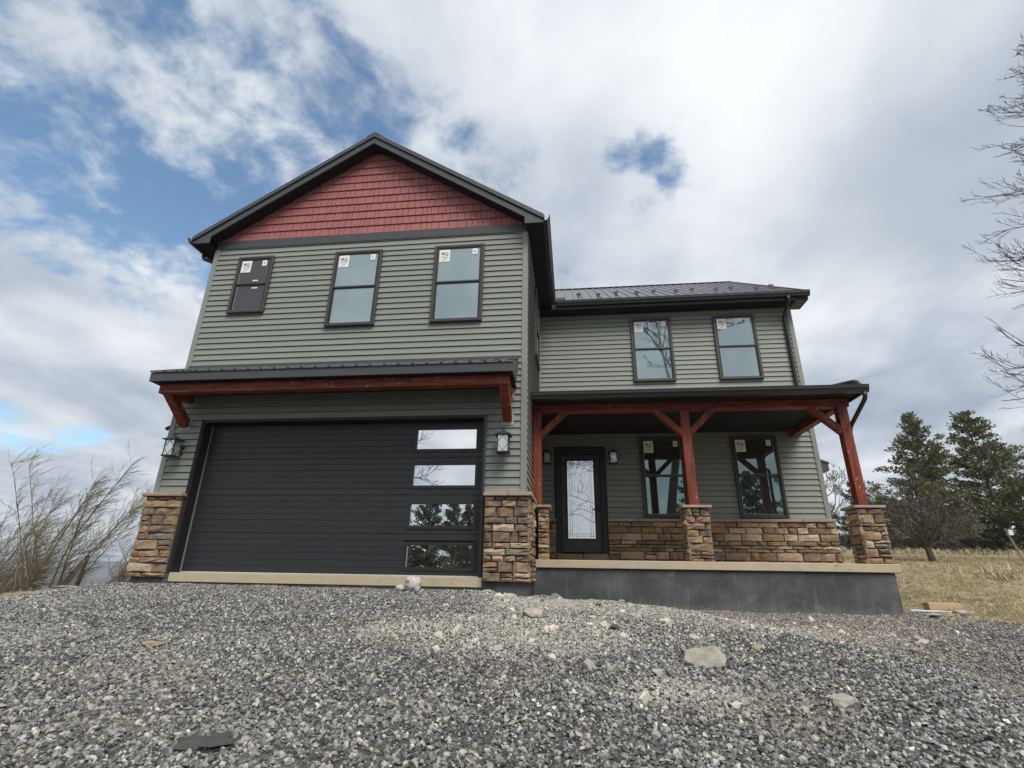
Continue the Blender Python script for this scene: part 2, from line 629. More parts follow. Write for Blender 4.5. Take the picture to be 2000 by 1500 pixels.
def grass_w(x, y):
    """1 = dry lawn, 0 = crushed stone"""
    e = 5.5 - .42 * min(0, y + .3) + .3 * nz(x, y, .9)
    g = sstep(e - .35, e + .9, x)
    if x < -7.6 + .35 * nz(x, y, .8):
        g = max(g, sstep(-8.0, -9.2, x))
    if y > 4 or y < -24:
        g = 1
    return g


def axis(lo, mid0, mid1, hi, fine, n):
    a = list(np.arange(mid0, mid1 + 1e-6, fine))
    left = [mid0 - (mid0 - lo) * ((i / n) ** 3.2) for i in range(1, n + 1)][::-1]
    right = [mid1 + (hi - mid1) * ((i / n) ** 3.2) for i in range(1, n + 1)]
    return left + a + right


GX = axis(-3200, -13, 14, 3200, .14, 46)
GY = axis(-600, -9.5, 7, 3200, .14, 46)
vs = [(x, y, gz(x, y)) for y in GY for x in GX]
nx, ny = len(GX), len(GY)
fs = [(j * nx + i, j * nx + i + 1, (j + 1) * nx + i + 1, (j + 1) * nx + i) for j in range(ny - 1) for i in range(nx - 1)]
gme = bpy.data.meshes.new('ground')
gme.from_pydata(vs, [], fs)
ga = gme.attributes.new('lawn', 'FLOAT', 'POINT')
ga.data.foreach_set('value', [grass_w(x, y) for y in GY for x in GX])

wa = gme.attributes.new('wild', 'FLOAT', 'POINT')
wa.data.foreach_set('value', [max(sstep(-9.0, -10.5, x), sstep(60, 140, math.hypot(x, y))) for y in GY for x in GX])


def ground_mat():
    m = bpy.data.materials.new('crushed stone and dry lawn')
    m.use_nodes = True
    t = NT(m.node_tree)
    b = m.node_tree.nodes['Principled BSDF']
    c = t.new('ShaderNodeTexCoord').outputs['Object']
    at = t.new('ShaderNodeAttribute', attribute_name='lawn').outputs['Fac']
    wild = t.new('ShaderNodeAttribute', attribute_name='wild').outputs['Fac']
    n1 = t.noise(c, 1.1, 5, .6)
    n2 = t.noise(c, 30, 4, .7)
    n3 = t.noise(c, .35, 4, .6)
    vo = t.new('ShaderNodeTexVoronoi')
    t.put(vo.inputs['Vector'], c)
    vo.inputs['Scale'].default_value = 34
    grav = t.ramp(vo.outputs['Color'], [(0, (.05, .049, .046)), (.5, (.10, .097, .09)), (1, (.19, .183, .168))])
    grav = t.mix(t.step(n1, .55, .72), grav, (.24, .22, .175))
    lawn = t.ramp(n2, [(.3, (.26, .21, .125)), (.5, (.39, .32, .20)), (.7, (.50, .42, .28))])
    lawn = t.mix(t.math('MULTIPLY', t.step(n1, .45, .7), .5), lawn, (.15, .15, .055))
    lawn = t.mix(t.math('MULTIPLY', t.step(n3, .5, .7), .4), lawn, (.20, .15, .08))
    # bare earth and straw between the two
    edge = t.math('MULTIPLY', t.step(at, .02, .35), t.math('SUBTRACT', 1, t.step(at, .55, 1.0)))
    k = t.step(t.math('ADD', at, t.math('MULTIPLY', t.math('SUBTRACT', n1, .5), .5)), .3, .6)
    col = t.mix(k, grav, lawn)
    col = t.mix(t.math('MULTIPLY', edge, .7), col, t.mix(n2, (.20, .15, .10), (.48, .37, .21)))
    col = t.mix(wild, col, t.ramp(n3, [(.35, (.055, .048, .040)), (.6, (.105, .09, .068)), (.75, (.15, .13, .085))]))
    t.put(b.inputs['Base Color'], col)
    b.inputs['Roughness'].default_value = .95
    b.inputs['Specular IOR Level'].default_value = .1
    bp = t.new('ShaderNodeBump')
    bp.inputs['Strength'].default_value = .8
    bp.inputs['Distance'].default_value = .03
    t.put(bp.inputs['Height'], t.math('ADD', vo.outputs['Distance'], n2))
    t.put(b.inputs['Normal'], bp.outputs[0])
    return m


ground = link('ground', gme, ground_mat(), smooth=True, kind='structure')

# distant ridge across the valley
hb = MB()
hx = list(range(-4200, 4300, 60))
row0 = [(x, 1500, -60) for x in hx]
row1 = [(x, 1560, 8 + 5 * math.sin(x * .003)) for x in hx]
row2 = [(x, 1680, 25 + 3.5 * math.sin(x * .0021 + 1) + 1.6 * math.sin(x * .013) + 1.2 * rnd.random()) for x in hx]
row3 = [(x, 2300, -60) for x in hx]
n = len(hx)
hb.add(row0 + row1 + row2 + row3, [(r * n + i, r * n + i + 1, (r + 1) * n + i + 1, (r + 1) * n + i) for r in range(3) for i in range(n - 1)])
hb.build('hills', 'hill', smooth=True, kind='structure')


# ------------------------------------------------------------------ the house
house = empty('house')
tag(house, 'new two-storey sage green house with red shingle gable and stone base', 'house')

PL = .1143      # siding course


def plank_profile():
    # (out, up) of one clapboard, out is positive towards the viewer
    return [(.000, PL), (.008, PL), (.012, PL * .56), (.018, PL * .50), (.025, .0125), (.023, .0095), (.003, .0095)]


plank_cache = {}


def plank(parent, origin_y, x0, x1, z, side=False):
    """one course. front walls run along x at y=origin_y; the side wall runs along y at x=origin_y"""
    pr = plank_profile()
    if not side:
        key = ('f', round(x0, 3), round(x1, 3))
        if key not in plank_cache:
            plank_cache[key] = MB().prism([(-a, b) for a, b in pr], 'x', x0, x1).mesh('plank')
        o = link('plank', plank_cache[key], 'siding', parent)
        o.location = (0, origin_y, z)
    else:
        key = ('s', round(x0, 3), round(x1, 3))
        if key not in plank_cache:
            plank_cache[key] = MB().prism([(a, b) for a, b in pr], 'y', x0, x1).mesh('plank')
        o = link('plank', plank_cache[key], 'siding', parent)
        o.location = (origin_y, 0, z)
    return o


WL, WR_ = -6.26, 5.833
DY = 3.243       # front wall of the main wing
# garage front wall with its opening
gw = MB()
gw.box(WL, -5.66, .002, .26, -.05, 6.10)
gw.box(-.645, -.002, .002, .26, -.05, 6.10)
gw.box(-5.66, -.645, .002, .26, 2.50, 6.10)
gwall = gw.build('garage_wall', 'back', house)
z = 1.235
while z < 6.04:
    if z + PL * .5 < 2.50:
        plank(gwall, 0, WL + .07, -5.665, z)
        plank(gwall, 0, -.640, -.07, z)
    else:
        plank(gwall, 0, WL + .07, -.07, z)
    z += PL
# side wall of the garage towards the porch
sw = MB().box(-.25, 0, .262, DY + .2, -.3, 6.10).build('garage_side_wall', 'back', house)
z = 1.235
while z < 6.04:
    plank(sw, .0, .06, DY - .03, z, True)
    z += PL
MB().box(WL, WL + .2, .262, 11.9, -1.2, 6.10).build('left_wall', 'siding', house)
# main wing
mw = MB()
mw.box(.002, .36, DY + .002, DY + .2, .2, 6.0)
mw.box(1.42, WR_, DY + .002, DY + .2, .2, 6.0)
mw.box(.36, 1.42, DY + .002, DY + .2, 2.69, 6.0)
mwall = mw.build('main_wall', 'back', house)
z = 1.175
while z < 5.95:
    if z + PL * .5 < 2.69:
        plank(mwall, DY, .022, .355, z)
        plank(mwall, DY, 1.425, WR_ - .07, z)
    else:
        plank(mwall, DY, .022, WR_ - .07, z)
    z += PL
MB().prism([(DY + .21, -.6), (11.9, -.6), (11.9, 6.05), (7.57, 9.0), (DY + .21, 6.05)], 'x', WR_ - .2, WR_ - .002).build('right_wall', 'siding', house)
MB().box(WL + .2, WR_ - .2, 11.7, 11.9, -1.2, 6.0).build('rear_wall', 'siding', house)

# corner boards
for (a, b, c, d, z0, z1) in [(WL - .012, WL + .085, -.032, .05, 1.225, 6.06), (-.085, .012, -.032, .09, 1.225, 6.06),
                             (WR_ - .085, WR_ + .012, DY - .032, DY + .09, 1.17, 5.99)]:
    box('corner_trim', 'trim_green', house, a, b, c, d, z0, z1, bevel=.004)
box('corner_trim', 'trim_green', house, .001, .045, DY - .045, DY - .002, 1.17, 5.99)
box('corner_trim', 'trim_green', house, .004, .030, DY - .10, DY - .047, 1.17, 5.99)

# frieze board and red gable
box('frieze_board', 'char', house, WL + .01, -.01, -.036, .0, 6.060, 6.235, bevel=.003)
gab = MB().prism([(WL, 6.10), (0, 6.10), (-3.13, 8.24)], 'y', .002, .2).build('gable', 'back', house)
SL = .666
n_sh = 0
z = 6.235
row = 0
while z < 8.20:
    half = (8.31 - z) / SL
    x0, x1 = -3.13 - half - .03, -3.13 + half + .03
    x = x0 - rnd.random() * .1
    while x < x1:
        wd = rnd.choice([.085, .11, .13, .15, .18])
        a, b = max(x, x0), min(x + wd - .009, x1)
        if b - a > .03:
            dz = rnd.uniform(0, .0015)
            t = rnd.uniform(0, .003)
            sh = MB().prism([(0, .185), (-.006, .185), (-.024 - t, dz + .012), (-.022 - t, dz + .009), (0, dz + .009)], 'x', a, b)
            o = sh.build('shingle', 'red', gab)
            o.location = (0, 0, z)
            n_sh += 1
        x += wd
    z += .182
    row += 1


# ---------------- roofs
def rib_panel(width, length, slope, name, parent, m='roof', rib=.2286, h=.028):
    """one steel sheet: flat with raised ribs; local x across, runs up the slope from (0,0,0)"""
    prof = []
    x = 0.0
    k = 0
    while x < width - 1e-4:
        prof += [(x, 0), (x + .015, h), (x + .045, h), (x + .06, 0)]
        m1 = x + .06 + (rib - .06) / 2
        if m1 + .012 < width:
            prof += [(m1 - .012, 0), (m1 - .006, .004), (m1 + .006, .004), (m1 + .012, 0)]
        x += rib
    prof.append((width, 0))
    c, s_ = 1 / math.hypot(1, slope), slope / math.hypot(1, slope)
    bot = [(px, -pz * s_, pz * c) for px, pz in prof]
    top = [(px, length - pz * s_, length * slope + pz * c) for px, pz in prof]
    low = [(px, 0, -.004) for px, pz in prof]
    n = len(prof)
    f = [(i, i + 1, n + i + 1, n + i) for i in range(n - 1)] + [(2 * n + i, 2 * n + i + 1, i + 1, i) for i in range(n - 1)]
    return MB().add(bot + top + low, f).mesh(name)


# garage gable roof
groof = empty('garage_roof', house)
XE, ZE, ZP, YK = .325, 6.205, 8.506, -.28
for sgn in (-1, 1):
    # structural slab under the sheets
    xm = -3.13
    xe = xm + sgn * (XE + 3.13)
    poly = [(xm, ZP - .03), (xe, ZE - .03), (xe, ZE - .10), (xm, ZP - .10)]
    MB().prism(poly, 'y', YK + .03, 9.0).build('roof_deck', 'soffit', groof)
    run = XE + 3.13
    y = YK
    while y < 8.8:
        me = rib_panel(.9144, run, SL, 'roof_panel', groof)
        o = link('roof_panel', me, 'roof', groof)
        if sgn > 0:
            o.rotation_euler = (0, 0, R(90))
            o.location = (xe, y, ZE - .026)
        else:
            o.rotation_euler = (0, 0, R(-90))
            o.location = (xe, y + .9144, ZE - .026)
        y += .9144
    # rake trim and rake fascia with its boxed return
    th = .105
    MB().prism([(xm, ZP + .012), (xe, ZE + .012), (xe, ZE - th + .012), (xm, ZP - th + .012)], 'y', YK - .03, YK + .02).build('rake_trim', 'char', groof, bevel=.006)
    zb = ZP - .237
    xin = xm + sgn * (-.025 + 3.13)
    fas = [(xm, ZP - th), (xe - sgn * .012, ZE - th), (xe - sgn * .012, 6.055), (xin, 6.055), (xin, zb - SL * abs(xin - xm)), (xm, zb)]
    MB().prism(fas, 'y', YK, YK + .025).build('rake_fascia', 'char', groof)
    # soffits: sloping under the rake, level under the eave
    MB().prism([(xm, zb + .02), (xin, zb - SL * abs(xin - xm) + .02), (xin, zb - SL * abs(xin - xm) + .04), (xm, zb + .04)], 'y', YK + .027, .0).build('soffit', 'soffit', groof)
    a, b = sorted((xm + sgn * 3.131, xe - sgn * .014))
    MB().box(a, b, YK + .027, 8.6, 6.060, 6.075).build('soffit', 'soffit', groof)
    a, b = sorted((xe - sgn * .012, xe + sgn * .004))
    MB().box(a, b, YK + .0, 8.6, 6.045, 6.175).build('eave_fascia', 'blk', groof)
MB().prism([(-3.13 - .16, ZP - .09), (-3.13, ZP + .022), (-3.13 + .16, ZP - .09), (-3.13, ZP + .008)], 'y', YK - .035, 9.0).build('ridge_cap', 'roof', groof)


def gutter(parent, pts_axis, a, b, base, z, face, m='blk'):
    """K-style gutter: back against 'base', facing -y ('front') or +-x"""
    pr = [(0, 0), (.065, 0), (.078, .040), (.098, .072), (.100, .112), (.106, .112), (.106, .124), (.092, .124), (.088, .080), (.066, .044), (.056, .012), (.010, .012), (.010, .124), (0, .124)]
    if face == 'front':
        return MB().prism([(base - d, z + h) for d, h in pr], 'x', a, b).build('gutter', m, parent)
    s = 1 if face == 'right' else -1
    return MB().prism([(base + s * d, z + h) for d, h in pr], 'y', a, b).build('gutter', m, parent)


gutter(groof, 'y', YK - .03, 2.78, XE + .005, 6.062, 'right')
gutter(groof, 'y', YK - .03, 8.6, -6.585 - .005, 6.062, 'left')

# main wing roof
mroof = empty('main_roof', house)
YE, ZEm, YR = 2.86, 6.20, 7.60
XRr = 6.11
ZRm = ZEm + SL * (YR - YE)
MB().prism([(YE, ZEm - .03), (YR, ZRm - .03), (2 * YR - YE, ZEm - .03), (2 * YR - YE, ZEm - .10), (YR, ZRm - .10), (YE, ZEm - .10)], 'x', -3.1, XRr - .03).build('roof_deck', 'soffit', mroof)
me = rib_panel(.9144, YR - YE, SL, 'roof_panel', mroof)
x = XRr
while x > -1.5:
    x -= .9144
    o = link('roof_panel', me, 'roof', mroof)
    o.location = (x, YE, ZEm - .026)
MB().prism([(2 * YR - YE, ZEm), (YR, ZRm), (YR, ZRm - .02), (2 * YR - YE, ZEm - .02)], 'x', -6.5, XRr).build('rear_roof_slope', 'roof', mroof)
MB().prism([(YR - .17, ZRm - .085), (YR, ZRm + .024), (YR + .17, ZRm - .085), (YR, ZRm + .01)], 'x', -3.1, XRr + .03).build('ridge_cap', 'roof', mroof)
for sg in (0, 1):
    ya, yb = (YE, YR) if sg == 0 else (2 * YR - YE, YR)
    MB().prism([(ya, ZEm + .012), (yb, ZRm + .012), (yb, ZRm - .10), (ya, ZEm - .10)], 'x', XRr - .02, XRr + .03).build('rake_trim', 'char', mroof)
    MB().prism([(ya, ZEm - .10), (yb, ZRm - .10), (yb, ZRm - .235), (ya, ZEm - .22)], 'x', XRr - .027, XRr - .002).build('rake_fascia', 'char', mroof)
    MB().prism([(ya, ZEm - .19), (yb, ZRm - .205), (yb, ZRm - .225), (ya, ZEm - .21)], 'x', WR_ + .001, XRr - .03).build('soffit', 'soffit', mroof)
MB().box(.012, XRr - .03, YE + .02, DY - .001, 5.985, 6.0).build('soffit', 'soffit', mroof)
MB().box(WR_ + .014, XRr - .004, YE + .02, DY + .09, 5.965, 5.984).build('soffit_return', 'char', mroof)
MB().box(XRr - .026, XRr - .003, YE + .012, DY + .09, 5.965, 6.12).build('rake_return', 'char', mroof)
MB().box(.34, XRr - .005, YE, YE + .018, 5.97, 6.17).build('eave_fascia', 'blk', mroof)
gutter(mroof, 'x', .44, XRr + .02, YE - .002, 6.035, 'front')
box('splash_guard', 'char', mroof, .44, .66, 2.88, 2.895, 6.14, 6.30)
# heart shaped snow guards in two staggered rows
hp = []
for i in range(18):
    t = 2 * math.pi * i / 18
    hp.append((.062 * (16 * math.sin(t) ** 3) / 16, .062 * (13 * math.cos(t) - 5 * math.cos(2 * t) - 2 * math.cos(3 * t) - math.cos(4 * t)) / 14))
sg = MB().prism(hp, 'y', -.012, .012)
sg.box(-.03, .03, .0, .11, -.075, -.062)
sgm = sg.mesh('snow_guard')
for k in range(11):
    gx = 1.01 + .485 * k
    gy = 4.02 if k % 2 == 0 else 3.68
    o = link('snow_guard', sgm, 'blk', mroof)
    o.location = (gx, gy, ZEm + SL * (gy - YE) + .055)

# porch roof
proof = empty('porch_roof', house)
PYF, PSL, PZ = .66, .25, 3.095
MB().prism([(PYF, PZ - .03), (DY - .03, PZ - .03 + PSL * (DY - .03 - PYF)), (DY - .03, PZ - .07 + PSL * (DY - .03 - PYF)), (PYF, PZ - .07)], 'x', .03, 5.55).build('roof_deck', 'soffit', proof)
me = rib_panel(.9144, DY - .03 - PYF, PSL, 'roof_panel', proof)
x = 5.575
for k in range(6):
    x -= .9144
    o = link('roof_panel', me, 'roof', proof)
    o.location = (max(x, .03), PYF - .02, PZ - .02 + (.003 if x < .03 else 0))
box('eave_fascia', 'blk', proof, .03, 5.55, PYF, PYF + .02, 2.96, 3.06)
box('porch_ceiling', 'soffit', proof, .03, 5.55, PYF + .022, DY - .03, 3.005, 3.02)
box('side_fascia', 'blk', proof, 5.552, 5.575, PYF, DY - .03, 2.96, 3.075)
gutter(proof, 'x', .03, 5.605, PYF - .002, 2.958, 'front')
bm_ = empty('porch_frame', house)
MB().box(.02, 5.505, 1.065, 1.235, 2.862, 3.004).build('beam', 'tim_x', bm_, bevel=.008)
MB().box(5.315, 5.470, 1.237, DY - .03, 2.862, 3.004).build('beam', 'tim_y', bm_, bevel=.008)


def brace(parent, ax, ay, az, bx, by, bz, wd=.105, dp=.13, name='brace', m='tim_z'):
    a, b = Vector((ax, ay, az)), Vector((bx, by, bz))
    d = (b - a).normalized()
    side = Vector((0, 1, 0)) if abs(d.y) < .5 else Vector((1, 0, 0))
    nrm = d.cross(side).normalized()
    vs = []
    for q in (a, b):
        for i, j in ((-1, -1), (1, -1), (1, 1), (-1, 1)):
            vs.append(q + nrm * (i * wd / 2) + side * (j * dp / 2))
    return MB().add(vs, [(0, 3, 2, 1), (4, 5, 6, 7), (0, 1, 5, 4), (1, 2, 6, 5), (2, 3, 7, 6), (3, 0, 4, 7)]).build(name, m, parent, bevel=.006)


for cx in (.102, 2.735, 5.385):
    box('post', 'tim_z', bm_, cx - .079, cx + .079, 1.071, 1.229, 1.171, 2.86, bevel=.008)
brace(bm_, .15, 1.15, 2.42, .64, 1.15, 2.90)
brace(bm_, 2.69, 1.15, 2.42, 2.20, 1.15, 2.90)
brace(bm_, 2.78, 1.15, 2.42, 3.27, 1.15, 2.90)
brace(bm_, 5.34, 1.15, 2.42, 4.85, 1.15, 2.90)

# canopy over the garage door
can = empty('garage_canopy', house)
CY, CZ, CS = -.80, 3.125, .46
MB().prism([(CY + .02, CZ - .016), (-.024, CZ - .016 + CS * .776), (-.024, CZ - .06 + CS * .776), (CY + .02, CZ - .06)], 'x', -6.17, -.15).build('roof_deck', 'soffit', can)
me = rib_panel(.9144, .80, CS, 'roof_panel', can)
for k in range(7):
    o = link('roof_panel', me, 'roof', can)
    o.location = (max(-.135 - .9144 * (k + 1), -6.185), CY - .02, CZ - .030 + (.003 if k == 6 else 0))
box('fascia', 'char', can, -6.185, -.13, CY, CY + .019, 2.945, 3.100, bevel=.004)
for xa, xb in ((-6.183, -6.160), (-.155, -.132)):
    MB().prism([(CY + .023, 2.95), (CY + .023, CZ - .02), (-.024, CZ - .02 + CS * .776), (-.024, CZ - .16 + CS * .776), (-.35, 2.95)], 'x', xa, xb).build('end_fascia', 'char', can)
box('soffit', 'soffit', can, -6.158, -.157, CY + .024, -.024, 2.948, 2.96)
box('beam', 'tim_x', can, -6.09, -.215, -.66, -.50, 2.790, 2.947, bevel=.007)
box('flashing', 'char', can, -6.185, -.13, -.05, -.023, CZ + CS * .77 - .02, CZ + CS * .77 + .05)
for cx in (-5.985, -.300):
    box('bracket_arm', 'tim_y', can, cx - .075, cx + .075, -.498, -.030, 2.80, 2.945, bevel=.006)
    brace(can, cx, -.02, 2.41, cx, -.56, 2.84, wd=.13, dp=.15)
    box('mounting_block', 'pale_block', can, cx - .10, cx + .10, -.032, -.004, 2.315, 2.50)
    box('mounting_block', 'pale_block', can, cx - .10, cx + .10, -.034, -.004, 2.77, 2.945)

# downspouts


def downspout(pts, rad=.036):
    pts = [Vector(p) for p in pts]
    sm = []
    for i, p in enumerate(pts):          # round the elbows
        if 0 < i < len(pts) - 1:
            d0 = (pts[i - 1] - p)
            d1 = (pts[i + 1] - p)
            a = p + d0.normalized() * min(.07, d0.length * .45)
            b = p + d1.normalized() * min(.07, d1.length * .45)
            sm += [a, a * .25 + p * .5 + b * .25, b]
        else:
            sm.append(p)
    return MB().tube(sm, rad, 8).build('downspout', 'blk', house, smooth=True)


downspout([(5.66, 2.81, 6.04), (5.66, 2.81, 5.93), (5.66, 3.185, 5.72), (5.66, 3.185, 3.90), (5.64, 3.10, 3.80), (5.50, .86, 3.225), (5.50, .72, 3.19), (5.50, .60, 3.06)], .040)
downspout([(5.53, .60, 2.96), (5.53, .60, 2.86), (5.525, 1.20, 2.55), (5.51, 1.245, 2.44), (5.51, 1.245, 1.27), (5.60, 1.22, 1.205)], .036)
downspout([(-6.62, .10, 6.06), (-6.62, .10, 5.96), (-6.31, .12, 5.83), (-6.31, .12, 2.46), (-6.46, .12, 2.39)], .036)

# ---------------- garage door
gd = empty('garage_door', house)
box('jamb', 'jamb', gd, -5.657, -5.612, -.03, .24, 0.002, 2.499)
box('jamb', 'jamb', gd, -.694, -.648, -.03, .24, 0.002, 2.499)
box('jamb', 'jamb', gd, -5.611, -.695, -.03, .24, 2.452, 2.499)
box('casing', 'char', gd, -.668, -.640, -.044, -.005, 1.24, 2.50)
box('casing', 'jamb', gd, -5.668, -5.640, -.044, -.005, 1.24, 2.50)
box('weather_seal', 'seal', gd, -5.611, -5.597, .165, .185, .01, 2.45)
dz0, dz1 = .022, 2.447
NP = 24
ph = (dz1 - dz0) / NP
wins = [(-1.850, -.840, 1.985, 2.314), (-1.862, -.840, 1.384, 1.713), (-1.864, -.848, .754, 1.083), (-1.870, -.846, .137, .454)]
wx0, wx1 = -1.915, -.800
for i in range(NP):
    z0, z1 = dz0 + i * ph + .0009, dz0 + (i + 1) * ph - (.0009 if i % 6 != 5 else .004)
    pr = [(.23, z0), (.1935, z0), (.190, z0 + .003), (.190, z1 - .003), (.1935, z1), (.23, z1)]
    zm = (z0 + z1) / 2
    hit = any(w_[2] - .05 < zm < w_[3] + .055 for w_ in wins)
    if hit:
        MB().prism(pr, 'x', -5.610, wx0).build('plank', 'gdoor', gd)
        MB().prism(pr, 'x', wx1, -.696).build('plank', 'gdoor', gd)
    else:
        MB().prism(pr, 'x', -5.610, -.696).build('plank', 'gdoor', gd)
box('door_backing', 'jamb', gd, -5.611, -.695, .231, .25, .01, 2.45)
for (xa, xb, za, zb) in wins:
    fr = MB()
    t = .052
    fr.box(xa - t, xb + t, .172, .228, zb + .003, zb + t)
    fr.box(xa - t, xb + t, .172, .228, za - t, za - .003)
    fr.box(xa - t, xa, .172, .228, za - .003, zb + .003)
    fr.box(xb, xb + t, .172, .228, za - .003, zb + .003)
    fr.build('window_frame', 'gframe', gd)
    box('pane', 'glass_gar', gd, xa, xb, .196, .202, za - .002, zb + .002)
    box('pane_spacer', 'sash_edge', gd, xa + .0005, xa + .010, .190, .1955, za, zb)
box('bottom_seal', 'alu', gd, -5.61, -.696, .17, .225, .003, .019)

# ---------------- entry door
ed = empty('entry_door', house)
fr = MB()
fr.box(.362, .475, DY - .05, DY + .12, .478, 2.69)
fr.box(1.315, 1.418, DY - .05, DY + .12, .478, 2.69)
fr.box(.475, 1.315, DY - .05, DY + .12, 2.545, 2.69)
fr.build('door_frame', 'jamb', ed)
box('leaf', 'edoor', ed, .48, 1.31, DY + .02, DY + .065, .50, 2.54, bevel=.004)
fr = MB()
gx0, gx1, gz0, gz1 = .607, 1.172, .776, 2.412
fr.box(gx0 - .035, gx1 + .035, DY - .002, DY + .019, gz1, gz1 + .035)
fr.box(gx0 - .035, gx1 + .035, DY - .002, DY + .019, gz0 - .035, gz0)
fr.box(gx0 - .035, gx0, DY - .002, DY + .019, gz0, gz1)
fr.box(gx1, gx1 + .035, DY - .002, DY + .019, gz0, gz1)
fr.build('lite_frame', 'jamb', ed)
box('glass', 'glass_door', ed, gx0, gx1, DY + .008, DY + .018, gz0, gz1)
ld = MB()
ya, yb = DY + .003, DY + .0075
for o_ in (.045, .085):
    ld.box(gx0 + o_, gx0 + o_ + .006, ya, yb, gz0 + .02, gz1 - .02)
    ld.box(gx1 - o_ - .006, gx1 - o_, ya, yb, gz0 + .02, gz1 - .02)
    ld.box(gx0 + .02, gx1 - .02, ya - .001, yb - .001, gz0 + o_, gz0 + o_ + .006)
    ld.box(gx0 + .02, gx1 - .02, ya - .001, yb - .001, gz1 - o_ - .006, gz1 - o_)


def curve(pts, r=.004):
    q = [Vector((a, DY + .004, b)) for a, b in pts]
    out = []
    for i in range(len(q) - 1):
        p0, p1, p2, p3 = q[max(i - 1, 0)], q[i], q[i + 1], q[min(i + 2, len(q) - 1)]
        for k in range(4):
            t = k / 4
            out.append(.5 * ((2 * p1) + (p2 - p0) * t + (2 * p0 - 5 * p1 + 4 * p2 - p3) * t * t + (3 * p1 - p0 - 3 * p2 + p3) * t ** 3))
    out.append(q[-1])
    ld.tube(out, r, 4)


cx = .89
curve([(cx - .02, 1.70), (cx - .06, 1.82), (cx, 1.98), (cx + .05, 1.84), (cx + .01, 1.70)], .005)      # bud
curve([(cx - .02, 1.70), (cx - .12, 1.80), (cx - .17, 1.92)], .004)
curve([(cx + .01, 1.70), (cx + .11, 1.78), (cx + .17, 1.93)], .004)
curve([(gx0 + .02, 1.68), (cx - .08, 1.62), (cx + .08, 1.55), (gx1 - .02, 1.50)], .006)
curve([(gx0 + .05, 1.28), (cx - .05, 1.38), (cx + .10, 1.35), (gx1 - .02, 1.27)], .005)
curve([(gx0 + .02, 1.25), (cx - .05, 1.26), (cx + .10, 1.18), (gx1 - .01, 1.09)], .006)
curve([(cx + .1, 1.70), (cx + .17, 1.60), (cx + .06, 1.50), (cx - .08, 1.46), (cx - .16, 1.52)], .004)
curve([(cx - .12, 1.33), (cx - .02, 1.45), (cx + .10, 1.42)], .004)
ld.build('leading', 'came', ed)
hd = MB()
hd.box(1.225, 1.285, DY + .002, DY + .02, 1.30, 1.48)
hd.box(1.228, 1.282, DY - .02, DY + .0015, 1.545, 1.60)
hd.tube([(1.255, DY + .0, 1.375), (1.255, DY - .05, 1.375), (1.13, DY - .055, 1.372)], .011, 8)
hd.build('handle', 'jamb', ed)
tp = MB()
tp.box(.335, .361, DY - .03, DY - .024, .50, 2.72)
tp.box(1.419, 1.445, DY - .03, DY - .024, 1.17, 2.72)
tp.box(.361, 1.419, DY - .03, DY - .024, 2.692, 2.72)
tp.build('masking_tape', 'tape', ed)


# ---------------- windows
def sticker(parent, x0, z1, y, sc=1.0):
    """white maker's label: red block M and box, rule and swoosh; and a small white tag"""
    st = MB().box(x0, x0 + .17 * sc, y - .002, y, z1 - .22 * sc, z1).build('sticker', 'paper', parent)
    q = MB()

    def poly(ps, m=q):
        m.prism([(x0 + a * sc, z1 - b * sc) for a, b in ps], 'y', y - .0032, y - .0021)
    poly([(.030, .095), (.030, .045), (.046, .045), (.056, .066), (.066, .045), (.082, .045), (.082, .095), (.070, .095), (.070, .068), (.060, .088), (.052, .088), (.042, .068), (.042, .095)])
    q.build('print', 'ink_red', parent)
    q = MB()
    poly([(.092, .045), (.138, .045), (.138, .053), (.092, .053)], q)
    poly([(.130, .053), (.138, .053), (.138, .12), (.130, .12)], q)
    poly([(.030, .112), (.130, .112), (.130, .120), (.030, .120)], q)
    poly([(.094, .070), (.108, .070), (.108, .104), (.094, .104)], q)
    poly([(.114, .070), (.124, .070), (.124, .104), (.114, .104)], q)
    poly([(.025, .142), (.145, .140), (.145, .145), (.025, .147)], q)
    poly([(.045, .198), (.090, .165), (.140, .156), (.095, .172), (.055, .203)], q)
    q.build('print', 'ink_grey', parent)


